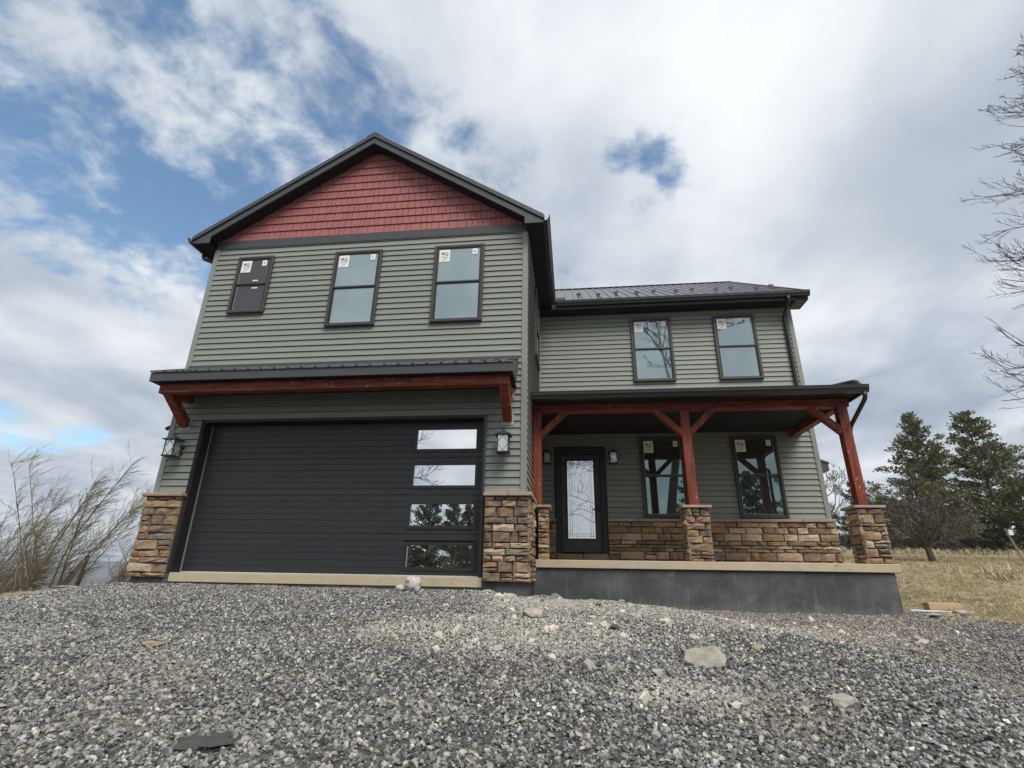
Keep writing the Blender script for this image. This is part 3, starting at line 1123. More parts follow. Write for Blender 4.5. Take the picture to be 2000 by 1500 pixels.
def window(x0, x1, z0, z1, y, glass, rotz=0, loc=(0, 0, 0), stick=True):
    wn = empty('window', house, loc, rotz)
    y -= .038
    w_, h_ = x1 - x0, z1 - z0
    c = .046
    f = MB()
    a, b = y - .034, y + .036
    f.box(x0, x1, a, b, z1 - c, z1)
    f.box(x0, x1, a - .010, b, z0, z0 + c)
    f.box(x0, x0 + c, a + .001, b, z0 + c, z1 - c)
    f.box(x1 - c, x1, a + .001, b, z0 + c, z1 - c)
    f.build('frame', 'wframe', wn, bevel=.004)
    j = MB()
    for (xa, xb) in ((x0 + c + .001, x0 + c + .018), (x1 - c - .018, x1 - c - .001)):
        j.box(xa, xb, y - .030, b, z0 + c, z1 - c)
    j.box(x0 + c + .018, x1 - c - .018, y - .030, b, z1 - c - .014, z1 - c - .001)
    j.build('track', 'jamb', wn)
    zm = z0 + h_ * .51
    xi0, xi1 = x0 + c + .018, x1 - c - .018
    rail = .028
    for nm, za, zb, yo in (('upper_sash', zm - .012, z1 - c - .014, -.022), ('lower_sash', z0 + c + .001, zm - .014, -.004)):
        s = MB()
        yy = y + yo
        e = .018
        s.box(xi0, xi1, yy, yy + .02, za, za + rail)
        s.box(xi0, xi1, yy, yy + .02, zb - .016, zb)
        s.box(xi0, xi0 + e, yy + .001, yy + .02, za + rail, zb - .016)
        s.box(xi1 - e, xi1, yy + .001, yy + .02, za + rail, zb - .016)
        s.build(nm, 'wframe', wn)
        sp = MB()
        sp.box(xi0 + e, xi0 + e + .007, yy + .008, yy + .0115, za + rail, zb - .016)
        sp.box(xi1 - e - .007, xi1 - e, yy + .008, yy + .0115, za + rail, zb - .016)
        sp.box(xi0 + e + .007, xi1 - e - .007, yy + .008, yy + .0115, za + rail, za + rail + .006)
        sp.build('spacer', 'sash_edge', wn)
        box('pane', glass, wn, xi0 + e, xi1 - e, yy + .012, yy + .018, za + rail, zb - .016)
        if stick and nm == 'upper_sash':
            sticker(wn, xi0 + e + .01, zb - .03, yy + .0075, 1.18)
            tg = MB().box(xi1 - e - .14, xi1 - e - .045, yy + .004, yy + .0075, zb - .16, zb - .035).build('tag', 'paper', wn)
            MB().box(xi1 - e - .105, xi1 - e - .082, yy + .002, yy + .0038, zb - .125, zb - .07).build('print', 'sash_edge', wn)
    if glass == 'glass_dark':
        box('tag', 'paper', wn, x0 + w_ * .52, x0 + w_ * .68, y - .0172, y - .0155, zm + .05, zm + .075)
        box('tag', 'paper', wn, x0 + w_ * .52, x0 + w_ * .68, y + .0010, y + .0028, zm - .10, zm - .075)
    return wn


window(-5.690, -4.955, 4.582, 5.822, 0, 'glass_dark')
window(-3.696, -2.759, 4.221, 5.822, 0, 'glass_up')
window(-1.729, -.792, 4.221, 5.822, 0, 'glass_up')
window(2.180, 3.117, 4.210, 5.811, DY, 'glass_up')
window(4.070, 5.007, 4.210, 5.811, DY, 'glass_up')
window(2.184, 3.121, 1.198, 2.911, DY, 'glass_porch')
window(4.098, 5.035, 1.198, 2.911, DY, 'glass_porch')
window(1.50, 2.437, 4.221, 5.822, 0, 'glass_up', R(90), (0, 0, 0), False)

# ---------------- foundation, slabs
fo = MB()
fo.box(WL - .01, -5.63, -.035, .30, -1.3, -.02)
fo.box(-.630, .045, -.035, .904, -1.3, -.02)
fo.build('garage_foundation', 'found', house, bevel=.006)
box('garage_slab', 'conc', house, -5.628, -.632, -.03, .30, -.135, .0, bevel=.005)
box('slab_footing', 'found', house, -5.628, -.632, -.012, .30, -1.3, -.137)
box('porch_foundation', 'found', house, .047, 5.525, .905, DY, -1.3, .160, bevel=.008)
box('porch_slab', 'conc', house, .085, 5.60, .864, DY - .1, .163, .288, bevel=.008)
box('side_foundation', 'found', house, WR_ - .2, WR_ - .01, DY, 11.8, -1.3, .2)
box('left_foundation', 'found', house, WL, WL + .2, .31, 11.8, -2.5, -.02)


# ---------------- ledge stone
def stone_mesh(wd, ht, dp):
    """rough split-faced stone lying in the xz plane, face towards -y"""
    e = min(.010, ht * .16)
    J = lambda k: rnd.uniform(-k, k)
    mids = 2 if wd < .22 else 3
    xs = [0] + [wd * (i + 1) / (mids + 1) + J(wd * .05) for i in range(mids)] + [wd]
    v = []
    sk = J(.022)
    z0j, z1j = J(.006), J(.006)
    for x in xs:
        k = x / wd - .5
        lo, hi = max(0, J(.006)), ht + J(.005) + k * sk * .5 - .003
        d = dp + J(.014)
        ed = .014 if x in (0, wd) else .0
        inx = e if x == 0 else (-e if x == wd else 0)
        v += [(x, 0, max(0, lo)), (x + inx * .5, -dp * .6 + J(.005), max(0, lo)), (x + inx, -d + ed + J(.005), e + J(.004)),
              (x + inx, -d - .004 - J(.014) + ed, ht * .52 + J(ht * .16)), (x + inx, -d + ed + J(.010), hi - e), (x + inx * .5, -dp * .6, hi), (x, 0, hi)]
    n = 7
    f = []
    for i in range(len(xs) - 1):
        for k in range(n - 1):
            f.append((i * n + k, (i + 1) * n + k, (i + 1) * n + k + 1, i * n + k + 1))
    f.append(tuple(range(n))[::-1][::-1])
    m = (len(xs) - 1) * n
    f.append(tuple(m + k for k in range(n))[::-1])
    return MB().add(v, f)


ledge_total = [0]


def stone_face(parent, width, height, place, scale=1.0, dp=.05):
    """fill width x height with irregular courses; place(obj, x, z) sets each stone"""
    z = 0.0
    while z < height - .012:
        h = rnd.choice([.052, .07, .085, .10, .115, .13, .15]) * scale
        if height - z - h < .045:
            h = height - z
        x = 0.0
        while x < width - .01:
            wd = rnd.choice([.13, .18, .22, .27, .33, .40]) * scale * (1.15 if h < .08 * scale else 1.0)
            if width - x - wd < .09:
                wd = width - x
            if h > .12 * scale and wd < .26 * scale and rnd.random() < .6:      # two thin stones instead of one
                k = h * rnd.uniform(.38, .6)
                parts = [(0, k), (k, h - k)]
            else:
                parts = [(0, h)]
            for (a, hh) in parts:
                o = stone_mesh(wd - .007, hh - .007, dp + rnd.uniform(-.012, .014)).build('stone', 'stone', parent)
                place(o, x + .0035, z + a + .0035)
                ledge_total[0] += 1
            x += wd
        z += h


def cap_stones(parent, x0, x1, y0, y1, z0, z1, n):
    e = (x1 - x0) / n
    for i in range(n):
        b = MB().box(x0 + e * i + .002, x0 + e * (i + 1) - .002, y0, y1, z0, z1).build('cap_stone', 'cap', parent, bevel=.008)


def front(y, x0, z0):
    def f(o, x, z):
        o.location = (x0 + x, y, z0 + z)
    return f


def rside(xw, y0, z0):
    def f(o, x, z):
        o.rotation_euler = (0, 0, R(90))
        o.location = (xw, y0 + x, z0 + z)
    return f


def lside(xw, y1, z0):
    def f(o, x, z):
        o.rotation_euler = (0, 0, R(-90))
        o.location = (xw, y1 - x, z0 + z)
    return f


# pillars either side of the garage door
pl = box('stone_pillar', 'mortar', house, -6.315, -5.672, -.055, -.001, -.07, 1.17)
stone_face(pl, .650, 1.245, front(-.055, -6.325, -.075), 1.05)
cap_stones(pl, -6.365, -5.640, -.145, -.002, 1.172, 1.228, 1)
pl = box('stone_pillar', 'mortar', house, -.630, .040, -.055, -.001, -.05, 1.17)
MB().box(.013, .040, .0, .90, -.05, 1.17).build('pillar_return', 'mortar', house)
stone_face(pl, .705, 1.225, front(-.055, -.622, -.055), 1.0)
stone_face(pl, 1.02, 1.225, rside(.040, -.105, -.055), .95, .042)
cap_stones(pl, -.640, .110, -.145, -.002, 1.172, 1.228, 2)
b = MB().box(.014, .110, .0, .90, 1.172, 1.228).build('cap_stone', 'cap', pl, bevel=.008)


def pier(x0, x1, y0, y1, left=True, right=False):
    e = .035
    p = box('stone_pier', 'mortar', house, x0 + e + .04, x1 - e - .04, y0 + e + .04, y1 - e - .04, .289, 1.12)
    d = .045
    stone_face(p, x1 - x0 - 2 * e, .835, front(y0 + e + .042, x0 + e, .289), .92, d)
    if left:
        stone_face(p, y1 - y0 - 2 * e, .835, lside(x0 + e + .042, y1 - e, .289), .92, d)
    if right:
        stone_face(p, y1 - y0 - 2 * e, .835, rside(x1 - e - .042, y0 + e, .289), .92, d)
    MB().box(x0, x1, y0, y1, 1.128, 1.171).build('cap_stone', 'cap', p, bevel=.008)
    return p


pier(.085, .347, .914, 1.386, False, False)
pier(2.507, 2.979, .914, 1.386, True, False)
pier(5.155, 5.627, .914, 1.386, True, True)
# stone skirt along the porch wall
wc = box('stone_skirt', 'mortar', house, 1.425, WR_ + .02, DY - .055, DY - .001, .289, 1.10)
stone_face(wc, WR_ + .05 - 1.425, .825, front(DY - .055, 1.425, .289), 1.22, .045)
cap_stones(wc, 1.425, WR_ + .055, DY - .135, DY - .0215, 1.117, 1.172, 7)
wc2 = box('stone_skirt', 'mortar', house, .05, .355, DY - .055, DY - .001, .289, 1.10)
stone_face(wc2, .305, .825, front(DY - .055, .05, .289), 1.0, .045)
cap_stones(wc2, .05, .355, DY - .135, DY - .0215, 1.117, 1.172, 1)
for xa, xb in ((.36, .90), (.905, 1.42)):
    o = stone_mesh(xb - xa, .185, .06).build('step_stone', 'stone', house)
    o.location = (xa, DY - .05, .289)

# hood over the side door, only its tip shows past the right corner
hood = empty('side_hood', house)
MB().prism([(WR_ + .002, 2.90), (6.62, 2.60), (6.62, 2.56), (WR_ + .002, 2.86)], 'y', 4.5, 6.4).build('hood_roof', 'roof', hood)
MB().prism([(WR_ + .002, 2.855), (6.60, 2.555), (6.60, 2.40), (6.50, 2.36), (WR_ + .002, 2.36)], 'y', 4.52, 6.38).build('hood_fascia', 'char', hood)
print('stones', ledge_total[0], 'shingles', n_sh)


# ------------------------------------------------------------------ wall lanterns
def make_lantern():
    t = empty('wall_lantern')
    box('back_plate', 'lamp', t, -.055, .055, -.016, 0, -.08, .12, bevel=.006)
    a = MB()
    a.tube([(0, -.01, .03), (0, -.07, .02), (0, -.12, .10), (0, -.17, .165)], .010, 6)
    a.build('arm', 'lamp', t)
    rf = MB()
    b, h = .125, .145
    rf.add([(-b, -.20 - b, h), (b, -.20 - b, h), (b, -.20 + b, h), (-b, -.20 + b, h), (-b, -.20 - b, h - .012), (b, -.20 - b, h - .012), (b, -.20 + b, h - .012), (-b, -.20 + b, h - .012),
            (-.03, -.23, h + .055), (.03, -.23, h + .055), (.03, -.17, h + .055), (-.03, -.17, h + .055)],
           [(0, 1, 9, 8), (1, 2, 10, 9), (2, 3, 11, 10), (3, 0, 8, 11), (8, 9, 10, 11), (4, 7, 6, 5), (0, 4, 5, 1), (1, 5, 6, 2), (2, 6, 7, 3), (3, 7, 4, 0)])
    rf.build('roof', 'lamp', t)
    fi = MB().tube([(0, -.20, h + .055), (0, -.20, h + .075)], .02, 8)
    fi.tube([(0, -.20, h + .075), (0, -.20, h + .105)], .012, 8)
    fi.build('finial', 'lamp', t)
    c = MB()
    g = .082
    for sx in (-1, 1):
        for sy in (-1, 1):
            c.box(sx * g - .007, sx * g + .007, -.20 + sy * g - .007, -.20 + sy * g + .007, -.125, h - .0125)
    # diamond lattice on every side
    for s in (-1, 1):
        for (p, q) in (((0, .128), (g, .005)), ((g, .005), (0, -.118)), ((0, -.118), (-g, .005)), ((-g, .005), (0, .128))):
            c.tube([(p[0], -.20 + s * (g + .002), p[1]), (q[0], -.20 + s * (g + .002), q[1])], .0045, 4)
            c.tube([(s * (g + .002), -.20 + p[0], p[1]), (s * (g + .002), -.20 + q[0], q[1])], .0045, 4)
    c.build('cage', 'lamp', t)
    box('base', 'lamp', t, -.105, .105, -.305, -.095, -.145, -.126, bevel=.004)
    gl = MB()
    gl.box(-g + .004, g - .004, -.20 - g, -.20 - g + .004, -.125, .132)
    gl.box(-g + .004, g - .004, -.20 + g - .004, -.20 + g, -.125, .132)
    gl.box(-g, -g + .004, -.20 - g + .004, -.20 + g - .004, -.125, .132)
    gl.box(g - .004, g, -.20 - g + .004, -.20 + g - .004, -.125, .132)
    gl.build('glass', 'glass_lamp', t)
    return t


def copy_tree(o, parent=None):
    c = o.copy()
    COL.objects.link(c)
    if parent is not None:
        c.parent = parent
    for ch in list(o.children):
        copy_tree(ch, c)
    return c


lan = make_lantern()
spots = [((-.335, -.004, 1.955), 'black iron lantern on the siding right of the garage door'),
         ((-5.965, -.004, 1.955), 'black iron lantern on the siding left of the garage door'),
         ((1.605, DY - .004, 2.43), 'small black lantern on the porch wall right of the entry door'),
         ((.185, DY - .004, 2.44), 'small black lantern on the porch wall left of the entry door, behind the post')]
for i, (loc, lab) in enumerate(spots):
    o = lan if i == 0 else copy_tree(lan)
    o.location = loc
    if i > 1:
        o.scale = (.82, .82, .82)
    tag(o, lab, 'wall lamp', 'wall lanterns on the house')


# ------------------------------------------------------------------ rocks and debris
def rock(name, label, x, y, sx, sy, sz, m, seed, sink=.3, rot=0.0, cat='rock', flat=0.0):
    r = random.Random(seed)
    bm = bmesh.new()
    bmesh.ops.create_icosphere(bm, subdivisions=4, radius=1)
    planes = [(Vector((r.gauss(0, 1), r.gauss(0, 1), r.gauss(0, .8))).normalized(), r.uniform(.42, .82)) for _ in range(15)]
    for v in bm.verts:
        p = v.co.copy()
        for nrm, d in planes:
            k = p.dot(nrm)
            if k > d:
                p -= nrm * (k - d) * .98
        p *= 1 + .03 * math.sin(p.x * 9 + seed) * math.cos(p.y * 8 + p.z * 7) + r.uniform(-.012, .012)
        v.co = Vector((p.x * sx, p.y * sy, p.z * sz)) * 1.25
    me = bpy.data.meshes.new(name)
    bm.to_mesh(me)
    bm.free()
    o = link(name, me, m)
    o.location = (x, y, gz(x, y) + sz * (1 - sink * 2) - sz * .12)
    o.rotation_euler = (0, 0, rot)
    tag(o, label, cat)
    return o


rock('boulder', 'large pale flat-topped rock half sunk in the gravel on the right', 1.62, -3.70, .165, .12, .085, 'rock_white', 3, .25, .2)
rock('rock', 'grey-white rock with a dark groove, lowest on the right of the gravel', 2.20, -4.45, .085, .06, .045, 'rock_white', 5, .2, -.3)
rock('flat_rock', 'smooth flat tan stone lying alone on the left of the gravel', -2.68, -3.70, .11, .07, .030, 'rock_tan', 8, .2, .05)
rock('slate_slab', 'dark layered slate slab flush with the gravel at lower left', -.98, -5.33, .16, .085, .024, 'rock_grey', 12, .28, .1)
for i, (ox, oy, a, b) in enumerate(((-.05, .035, .10, .035), (.07, -.02, .085, .04), (.03, .05, .07, .03))):
    fl = MB().add([(-a, -b * .4, .004), (-a * .3, -b, 0), (a * .7, -b * .8, .002), (a, b * .2, .004), (a * .2, b, .001), (-a * .7, b * .7, 0),
                   (-a * .9, -b * .35, .013), (-a * .3, -b * .85, .012), (a * .65, -b * .7, .014), (a * .9, b * .2, .013), (a * .2, b * .85, .015), (-a * .65, b * .6, .011)],
                  [(5, 4, 3, 2, 1, 0), (6, 7, 8, 9, 10, 11)] + [(k, (k + 1) % 6, 6 + (k + 1) % 6, 6 + k) for k in range(6)]).build('flake', 'rock_grey', bpy.data.objects['slate_slab'])
    fl.location = (ox, oy, .012 + .004 * i)
    fl.rotation_euler = (0, 0, i * .5)
rock('rock', 'pale upright chip of stone standing in the gravel below the garage door', -.64, -3.05, .035, .025, .07, 'rock_white', 14, .2, .4)
rock('rock', 'wide whitish stone on the dusty mound before the porch corner', .29, -2.35, .12, .08, .055, 'rock_white', 17, .3, 0)
rock('rock', 'small round dark grey stone on the pale dust before the porch', 1.05, -2.75, .045, .04, .04, 'rock_grey', 21, .25, 0)
rock('rock', 'flat brown stone lying near the cut of the gravel bank on the right', 2.15, -3.15, .06, .05, .03, 'rock_tan', 23, .2, 0)
rock('rock', 'small grey stone with a dark foot, right of the large pale rock', 2.62, -3.55, .05, .04, .038, 'rock_grey', 27, .2, .2)
rock('rock', 'dark small stone in the gravel left of the dust patch', -.33, -3.75, .035, .03, .022, 'rock_grey', 33, .2, .2)
rock('flat_rock', 'flat reddish brown stone on the straw-coloured left edge of the drive', -6.95, -.35, .24, .10, .035, 'rock_tan', 31, .2, .1)
# crumpled plastic sheet and grout lump at the door sill
cr = empty('crumpled_bag')
cr.location = (-1.62, -.34, gz(-1.62, -.34) + .0)
tag(cr, 'crumpled dusty white plastic bag against the garage door sill', 'bag')
r2 = random.Random(4)
for (ox, oz, sx, sz_, sd_) in ((.05, .085, .115, .115, 2), (-.12, .035, .075, .05, 6), (.0, .15, .06, .05, 9)):
    bm = bmesh.new()
    bmesh.ops.create_icosphere(bm, subdivisions=3, radius=1)
    for v in bm.verts:
        p = v.co
        k = 1 + .22 * math.sin(9 * p.x + sd_) * math.cos(8 * p.z + 3 * p.y) + r2.uniform(-.07, .07)
        v.co = Vector((p.x * sx * k + ox, p.y * .10 * k, p.z * sz_ * k + oz))
    me = bpy.data.meshes.new('fold')
    bm.to_mesh(me)
    bm.free()
    link('fold', me, 'plastic', cr, True)


def board(name, label, x, y, lx, ly, lz, m, rz, tilt=0.0, lift=0.0):
    o = MB().box(-lx / 2, lx / 2, -ly / 2, ly / 2, 0, lz).build(name, m, bevel=.004)
    o.location = (x, y, gz(x, y) - .005 + lift)
    o.rotation_euler = (0, tilt, rz)
    return tag(o, label, 'board')


board('plank', 'pale board lying at the far left edge of the drive', -8.35, -.55, .62, .16, .05, 'wood_new', .10)
board('lumber', 'short thick offcut of raw lumber on the brown grass right of the porch', 6.15, 1.05, .42, .17, .11, 'wood_new', -.12)
board('lath', 'long thin white lath on the rubble at the porch corner', 5.95, .80, .75, .03, .02, 'paper', -.10, .02, .02)
for i, (x, y, sx, sy, sz, m, lb) in enumerate([
        (5.72, .62, .14, .06, .035, 'rock_white', 'white broken slab chip nearest the porch corner'),
        (5.88, .50, .10, .06, .04, 'rock_tan', 'tan chip of rubble in front of the white slab chip at the porch corner'),
        (5.99, .34, .09, .07, .03, 'rock_grey', 'dark slate chip of rubble below the white lath'),
        (5.62, .38, .08, .06, .03, 'rock_grey', 'small dark chip against the foot of the porch foundation'),
        (6.10, .58, .11, .07, .035, 'rock_white', 'pale flat chip of rubble furthest right under the white lath')]):
    rock('rubble_chip', lb, x, y, sx, sy, sz, m, 40 + i, .2, i * .7)
for i, (x, y, s_, m, lb) in enumerate([
        (-.18, -.30, .07, 'rock_white', 'white stone on top of the heap against the corner pillar foundation'),
        (-.52, -.32, .06, 'rock_white', 'pale stone at the left foot of the corner pillar'),
        (.42, .30, .10, 'rock_white', 'long white stone in the hollow at the left end of the porch foundation'),
        (1.55, .45, .11, 'rock_tan', 'rust-tan stone leaning at the foot of the porch foundation')]):
    rock('rock', lb, x, y, s_ * 1.5, s_, s_ * .55, m, 60 + i, .2, i)


# ------------------------------------------------------------------ trees
def limb(tr, tw, p, d, L, r0, lev, maxlev, rg, spread=.7, upw=.15, nchild=(4, 7), wig=.16, lr=.62, split=1, minr=.004, bias=None):
    segs = max(3, int(5 - lev * .5))
    pts, rad = [p.copy()], [r0]
    d = d.normalized()
    r1 = max(minr, r0 * (.25 if lev < maxlev else .45))
    for i in range(segs):
        d = (d + Vector((rg.gauss(0, wig), rg.gauss(0, wig), rg.gauss(0, wig) + upw * .35)))
        if bias is not None:
            d += bias * (.05 + .05 * lev)
        d = d.normalized()
        p = p + d * (L / segs)
        pts.append(p.copy())
        rad.append(r0 + (r1 - r0) * (i + 1) / segs)
    (tr if lev <= split else tw).tube(pts, rad, 7 if lev == 0 else (5 if lev <= split else 3), cap=False)
    if lev >= maxlev:
        return
    n = rg.randint(*nchild)
    for k in range(n):
        t = rg.uniform(.25 if lev else .32, 1.0)
        i = min(segs - 1, int(t * segs))
        q = pts[i].lerp(pts[i + 1], t * segs - i)
        ax = (pts[i + 1] - pts[i]).normalized()
        o = ax.orthogonal().normalized()
        o.rotate(Matrix.Rotation(rg.uniform(0, 2 * math.pi), 3, ax))
        cd = (ax * rg.uniform(.5, .95) + o * spread * rg.uniform(.6, 1.2) + Vector((0, 0, upw)))
        rr = rad[i] * rg.uniform(.45, .7)
        limb(tr, tw, q, cd, L * lr * rg.uniform(.6, 1.1) * (1.15 - .45 * t), max(minr, rr), lev + 1, maxlev, rg, spread, upw, nchild, wig, lr, split, minr, bias)


def bare_tree(name, label, x, y, h, r0, seed, maxlev=4, lean=(0, 0), nchild=(4, 7), group=None, m='twig', z=None, minr=.005, spread=.7, trunk_frac=.55, upw=.15, cat='tree'):
    rg = random.Random(seed)
    root = empty(name, None, (x, y, gz(x, y) - .05 if z is None else z))
    tr, tw = MB(), MB()
    limb(tr, tw, Vector((0, 0, 0)), Vector((lean[0], lean[1], 1)), h * trunk_frac, r0, 0, maxlev, rg, spread=spread, upw=upw, nchild=nchild, minr=minr, wig=.10)
    tr.build('trunk', 'bark', root, smooth=True)
    tw.build('crown', m, root)
    return tag(root, label, cat, group)


# wind-bent bare willows on the left
def willow(label, x, y, n, hmax, seed, spread=.55):
    rg = random.Random(seed)
    root = empty('willow_shrub', None, (x, y, gz(x, y) - .08))
    st, tw, tip = MB(), MB(), MB()
    for s in range(n):
        L = hmax * rg.uniform(.55, 1.05)
        d = Vector((rg.gauss(.02, spread * .7), rg.gauss(0, spread * .5), 1)).normalized()
        p = Vector((rg.gauss(0, .18), rg.gauss(0, .18), 0))
        pts = [p.copy()]
        k = 8
        for i in range(k):
            d = (d + Vector((.045 + rg.gauss(0, .09), rg.gauss(0, .07), .03))).normalized()
            p = p + d * (L / k)
            pts.append(p.copy())
        r0 = rg.uniform(.016, .032)
        st.tube(pts, [r0 * (1 - .82 * i / k) for i in range(k + 1)], 5, cap=False)
        for j in range(int(54 * L / hmax) + 12):
            t = rg.uniform(.22, 1) ** .9
            i = min(k - 1, int(t * k))
            q = pts[i].lerp(pts[i + 1], t * k - i)
            l2 = rg.uniform(.35, .85) * (1.15 - .45 * t)
            dd = Vector((rg.uniform(-.25, .85), rg.gauss(0, .4), rg.uniform(.45, 1.0))).normalized()
            if rg.random() < .22:
                dd.x *= -.7
            tp = [q]
            for i2 in range(4):
                dd = (dd + Vector((rg.uniform(.05, .30), rg.gauss(0, .08), rg.gauss(-.02, .06)))).normalized()
                q = q + dd * (l2 / 4)
                tp.append(q)
            tgt = tip if t > .45 and rg.random() < .75 else tw
            tgt.tube(tp, [.0045, .004, .0036, .003, .0024], 3, cap=False)
            for i3 in (1, 2, 3):
                if rg.random() < .75:
                    q3 = tp[i3]
                    d3 = (dd + Vector((rg.gauss(.05, .35), rg.gauss(0, .35), rg.gauss(0, .3)))).normalized()
                    tgt.tube([q3, q3 + d3 * l2 * .22, q3 + (d3 + Vector((.25, 0, 0))).normalized() * l2 * .45], [.0038, .0032, .0024], 3, cap=False)
    st.build('stems', 'stem', root, smooth=True)
    tw.build('twigs', 'willow_twig', root)
    tip.build('yellow_twigs', 'willow', root)
    return tag(root, label, 'shrub', 'wind-bent willow shrubs beyond the drive')


willow('tall bare willow shrub bent by wind, its straw-coloured tips streaming right', -11.35, 3.2, 17, 4.5, 11)
willow('bare willow shrub cut by the left edge of the photo', -13.2, 3.4, 13, 4.4, 12)
willow('thin grey bare shrub directly beside the left stone pillar', -10.75, 5.6, 6, 3.3, 13, .35)
willow('low dark tangle of bare brush under the tall willow', -12.2, 2.8, 11, 1.7, 14, .95)
willow('low bare brush with brown stems next to the leaning fence post', -11.0, 5.8, 12, 1.9, 15, .9)
willow('bare brush at the far left behind the willow stems', -15.5, 6.0, 14, 3.2, 16, .7)

fp = MB().tube([(0, 0, -.2), (.10, 0, .95)], [.045, .038], 7).build('fence_post', 'rust')
fp.location = (-11.25, 4.0, gz(-11.25, 4) - .05)
fp.location.z = -.62
tag(fp, 'leaning rusty brown fence post between the bare willow shrubs', 'post')


# evergreens
def conifer(label, x, y, h, rad, seed, lean=0.0):
    rg = random.Random(seed)
    root = empty('cedar_tree', None, (x, y, gz(x, y) - .05))
    tr = MB()
    tr.tube([(0, 0, 0), (lean * .3, 0, h * .4), (lean * .7, 0, h * .75), (lean, 0, h * .97)], [.15, .11, .06, .02], 7)
    fol = []
    fac = []
    nb = int(120 * h / 8)
    lob = [rg.uniform(.6, 1.2) for _ in range(11)]
    tier = [rg.uniform(.72, 1.15) for _ in range(14)]
    for b in range(nb):
        t = ((b + rg.random()) / nb) ** 1.12
        zz = h * (.02 + .97 * t)
        prof = (1 - t) ** .80 * min(1, .80 + t * 2.0)
        az = rg.uniform(0, 2 * math.pi)
        L = rad * prof * rg.uniform(.6, 1.1) * lob[int(az / (2 * math.pi) * 11) % 11] * tier[int(t * 13.9)] + .12
        d = Vector((math.cos(az), math.sin(az), rg.uniform(-.05, .30) + .75 * t * t))
        d.normalize()
        base = Vector((lean * t, 0, zz))
        tip = base + d * L + Vector((0, 0, .08 * L))
        tr.tube([base, base.lerp(tip, .55) - Vector((0, 0, .03 * L)), tip], [.035 * (1 - t) + .008, .02 * (1 - t) + .006, .004], 4, cap=False)
        ns = int(4 + L * 7)
        for s in range(ns):
            u = rg.uniform(.20, 1.0)
            c = base.lerp(tip, u) + Vector((rg.gauss(0, .10), rg.gauss(0, .10), rg.gauss(-.02, .05))) * (.4 + .35 * L)
            for q in range(9):
                e = (d * .75 + Vector((rg.gauss(0, .5), rg.gauss(0, .5), rg.gauss(.22, .35)))).normalized()
                l2 = rg.uniform(.10, .27)
                sd_ = e.orthogonal().normalized()
                sd_.rotate(Matrix.Rotation(rg.uniform(0, 6.28), 3, e))
                w_ = l2 * rg.uniform(.16, .28)
                c2 = c + Vector((rg.gauss(0, .10), rg.gauss(0, .10), rg.gauss(0, .05)))
                o = len(fol)
                fol += [tuple(c2), tuple(c2 + e * l2 * .55 + sd_ * w_), tuple(c2 + e * l2), tuple(c2 + e * l2 * .5 - sd_ * w_)]
                fac.append((o, o + 1, o + 2, o + 3))
    tr.build('trunk', 'bark', root, smooth=True)
    me = bpy.data.meshes.new('crown')
    me.from_pydata(fol, [], fac)
    link('crown', me, EVERG, root)
    return tag(root, label, 'tree', 'cedars behind the lawn')


def ever_mat():
    m = bpy.data.materials.new('cedar foliage')
    m.use_nodes = True
    t = NT(m.node_tree)
    b = m.node_tree.nodes['Principled BSDF']
    c = t.new('ShaderNodeTexCoord').outputs['Object']
    n1 = t.noise(c, 1.1, 4, .6)
    n2 = t.noise(c, 7, 3, .6)
    col = t.ramp(t.math('ADD', t.math('MULTIPLY', n1, .6), t.math('MULTIPLY', n2, .4)),
                 [(.3, (.070, .080, .040)), (.48, (.130, .138, .070)), (.60, (.19, .182, .098)), (.72, (.235, .195, .12))])
    t.put(b.inputs['Base Color'], col)
    b.inputs['Roughness'].default_value = .7
    b.inputs['Specular IOR Level'].default_value = .2
    return m


EVERG = ever_mat()
conifer('tall cedar with a pointed open top, left of the two tallest', 21.3, 25.0, 8.3, 4.3, 21, .2)
conifer('tallest dark cedar at the right, its crown leaning slightly', 25.4, 25.5, 8.5, 4.6, 22, -.4)
conifer('dense broad cedar filling the gap between the two tallest', 23.4, 28.5, 6.0, 4.2, 23)
conifer('cedar cut by the right edge of the photo', 29.6, 26.0, 7.0, 4.4, 24)
conifer('lower dense cedar left of the tall pointed one', 19.6, 29.0, 4.6, 3.2, 25)
conifer('far cedar standing behind the tallest one at the right', 31.0, 32.0, 7.6, 4.4, 26)
conifer('low broad cedar under the tallest one at the right', 27.4, 24.0, 4.4, 3.4, 27)

root = empty('apple_tree', None, (9.45, 6.4, gz(9.45, 6.4) - .05))
rg = random.Random(31)
tr, tw = MB(), MB()
tr.tube([(0, 0, 0), (-.02, 0, .16), (-.05, 0, .34), (-.06, 0, .46)], [.095, .075, .07, .05], 8)
for k in range(11):
    az = 2 * math.pi * k / 11 + rg.uniform(-.3, .3)
    limb(tr, tw, Vector((-.05, 0, .36)), Vector((math.cos(az), math.sin(az), rg.uniform(.45, 1.5))), rg.uniform(1.1, 1.6), .034, 1, 4, rg, spread=.9, upw=.10, nchild=(6, 9), wig=.18, lr=.52, split=1, minr=.0045)
tr.build('trunk', 'bark', root, smooth=True)
tw.build('crown', 'twig', root)
tag(root, 'small spreading bare apple tree with forked trunk on the lawn', 'tree')
bt = [(20.6, 36, 9.0, 41, 'grey bare tree seen between house corner and corner post'), (24.0, 44, 11.0, 42, 'tall pale bare tree just right of the porch corner post'),
      (19.0, 42, 8.0, 43, 'far bare tree lowest beside the house corner'), (29.0, 42, 9.0, 44, 'bare tree rising behind the left cedar'),
      (41.5, 38, 11.0, 45, 'bare grey tree behind the cedars at the right edge')]
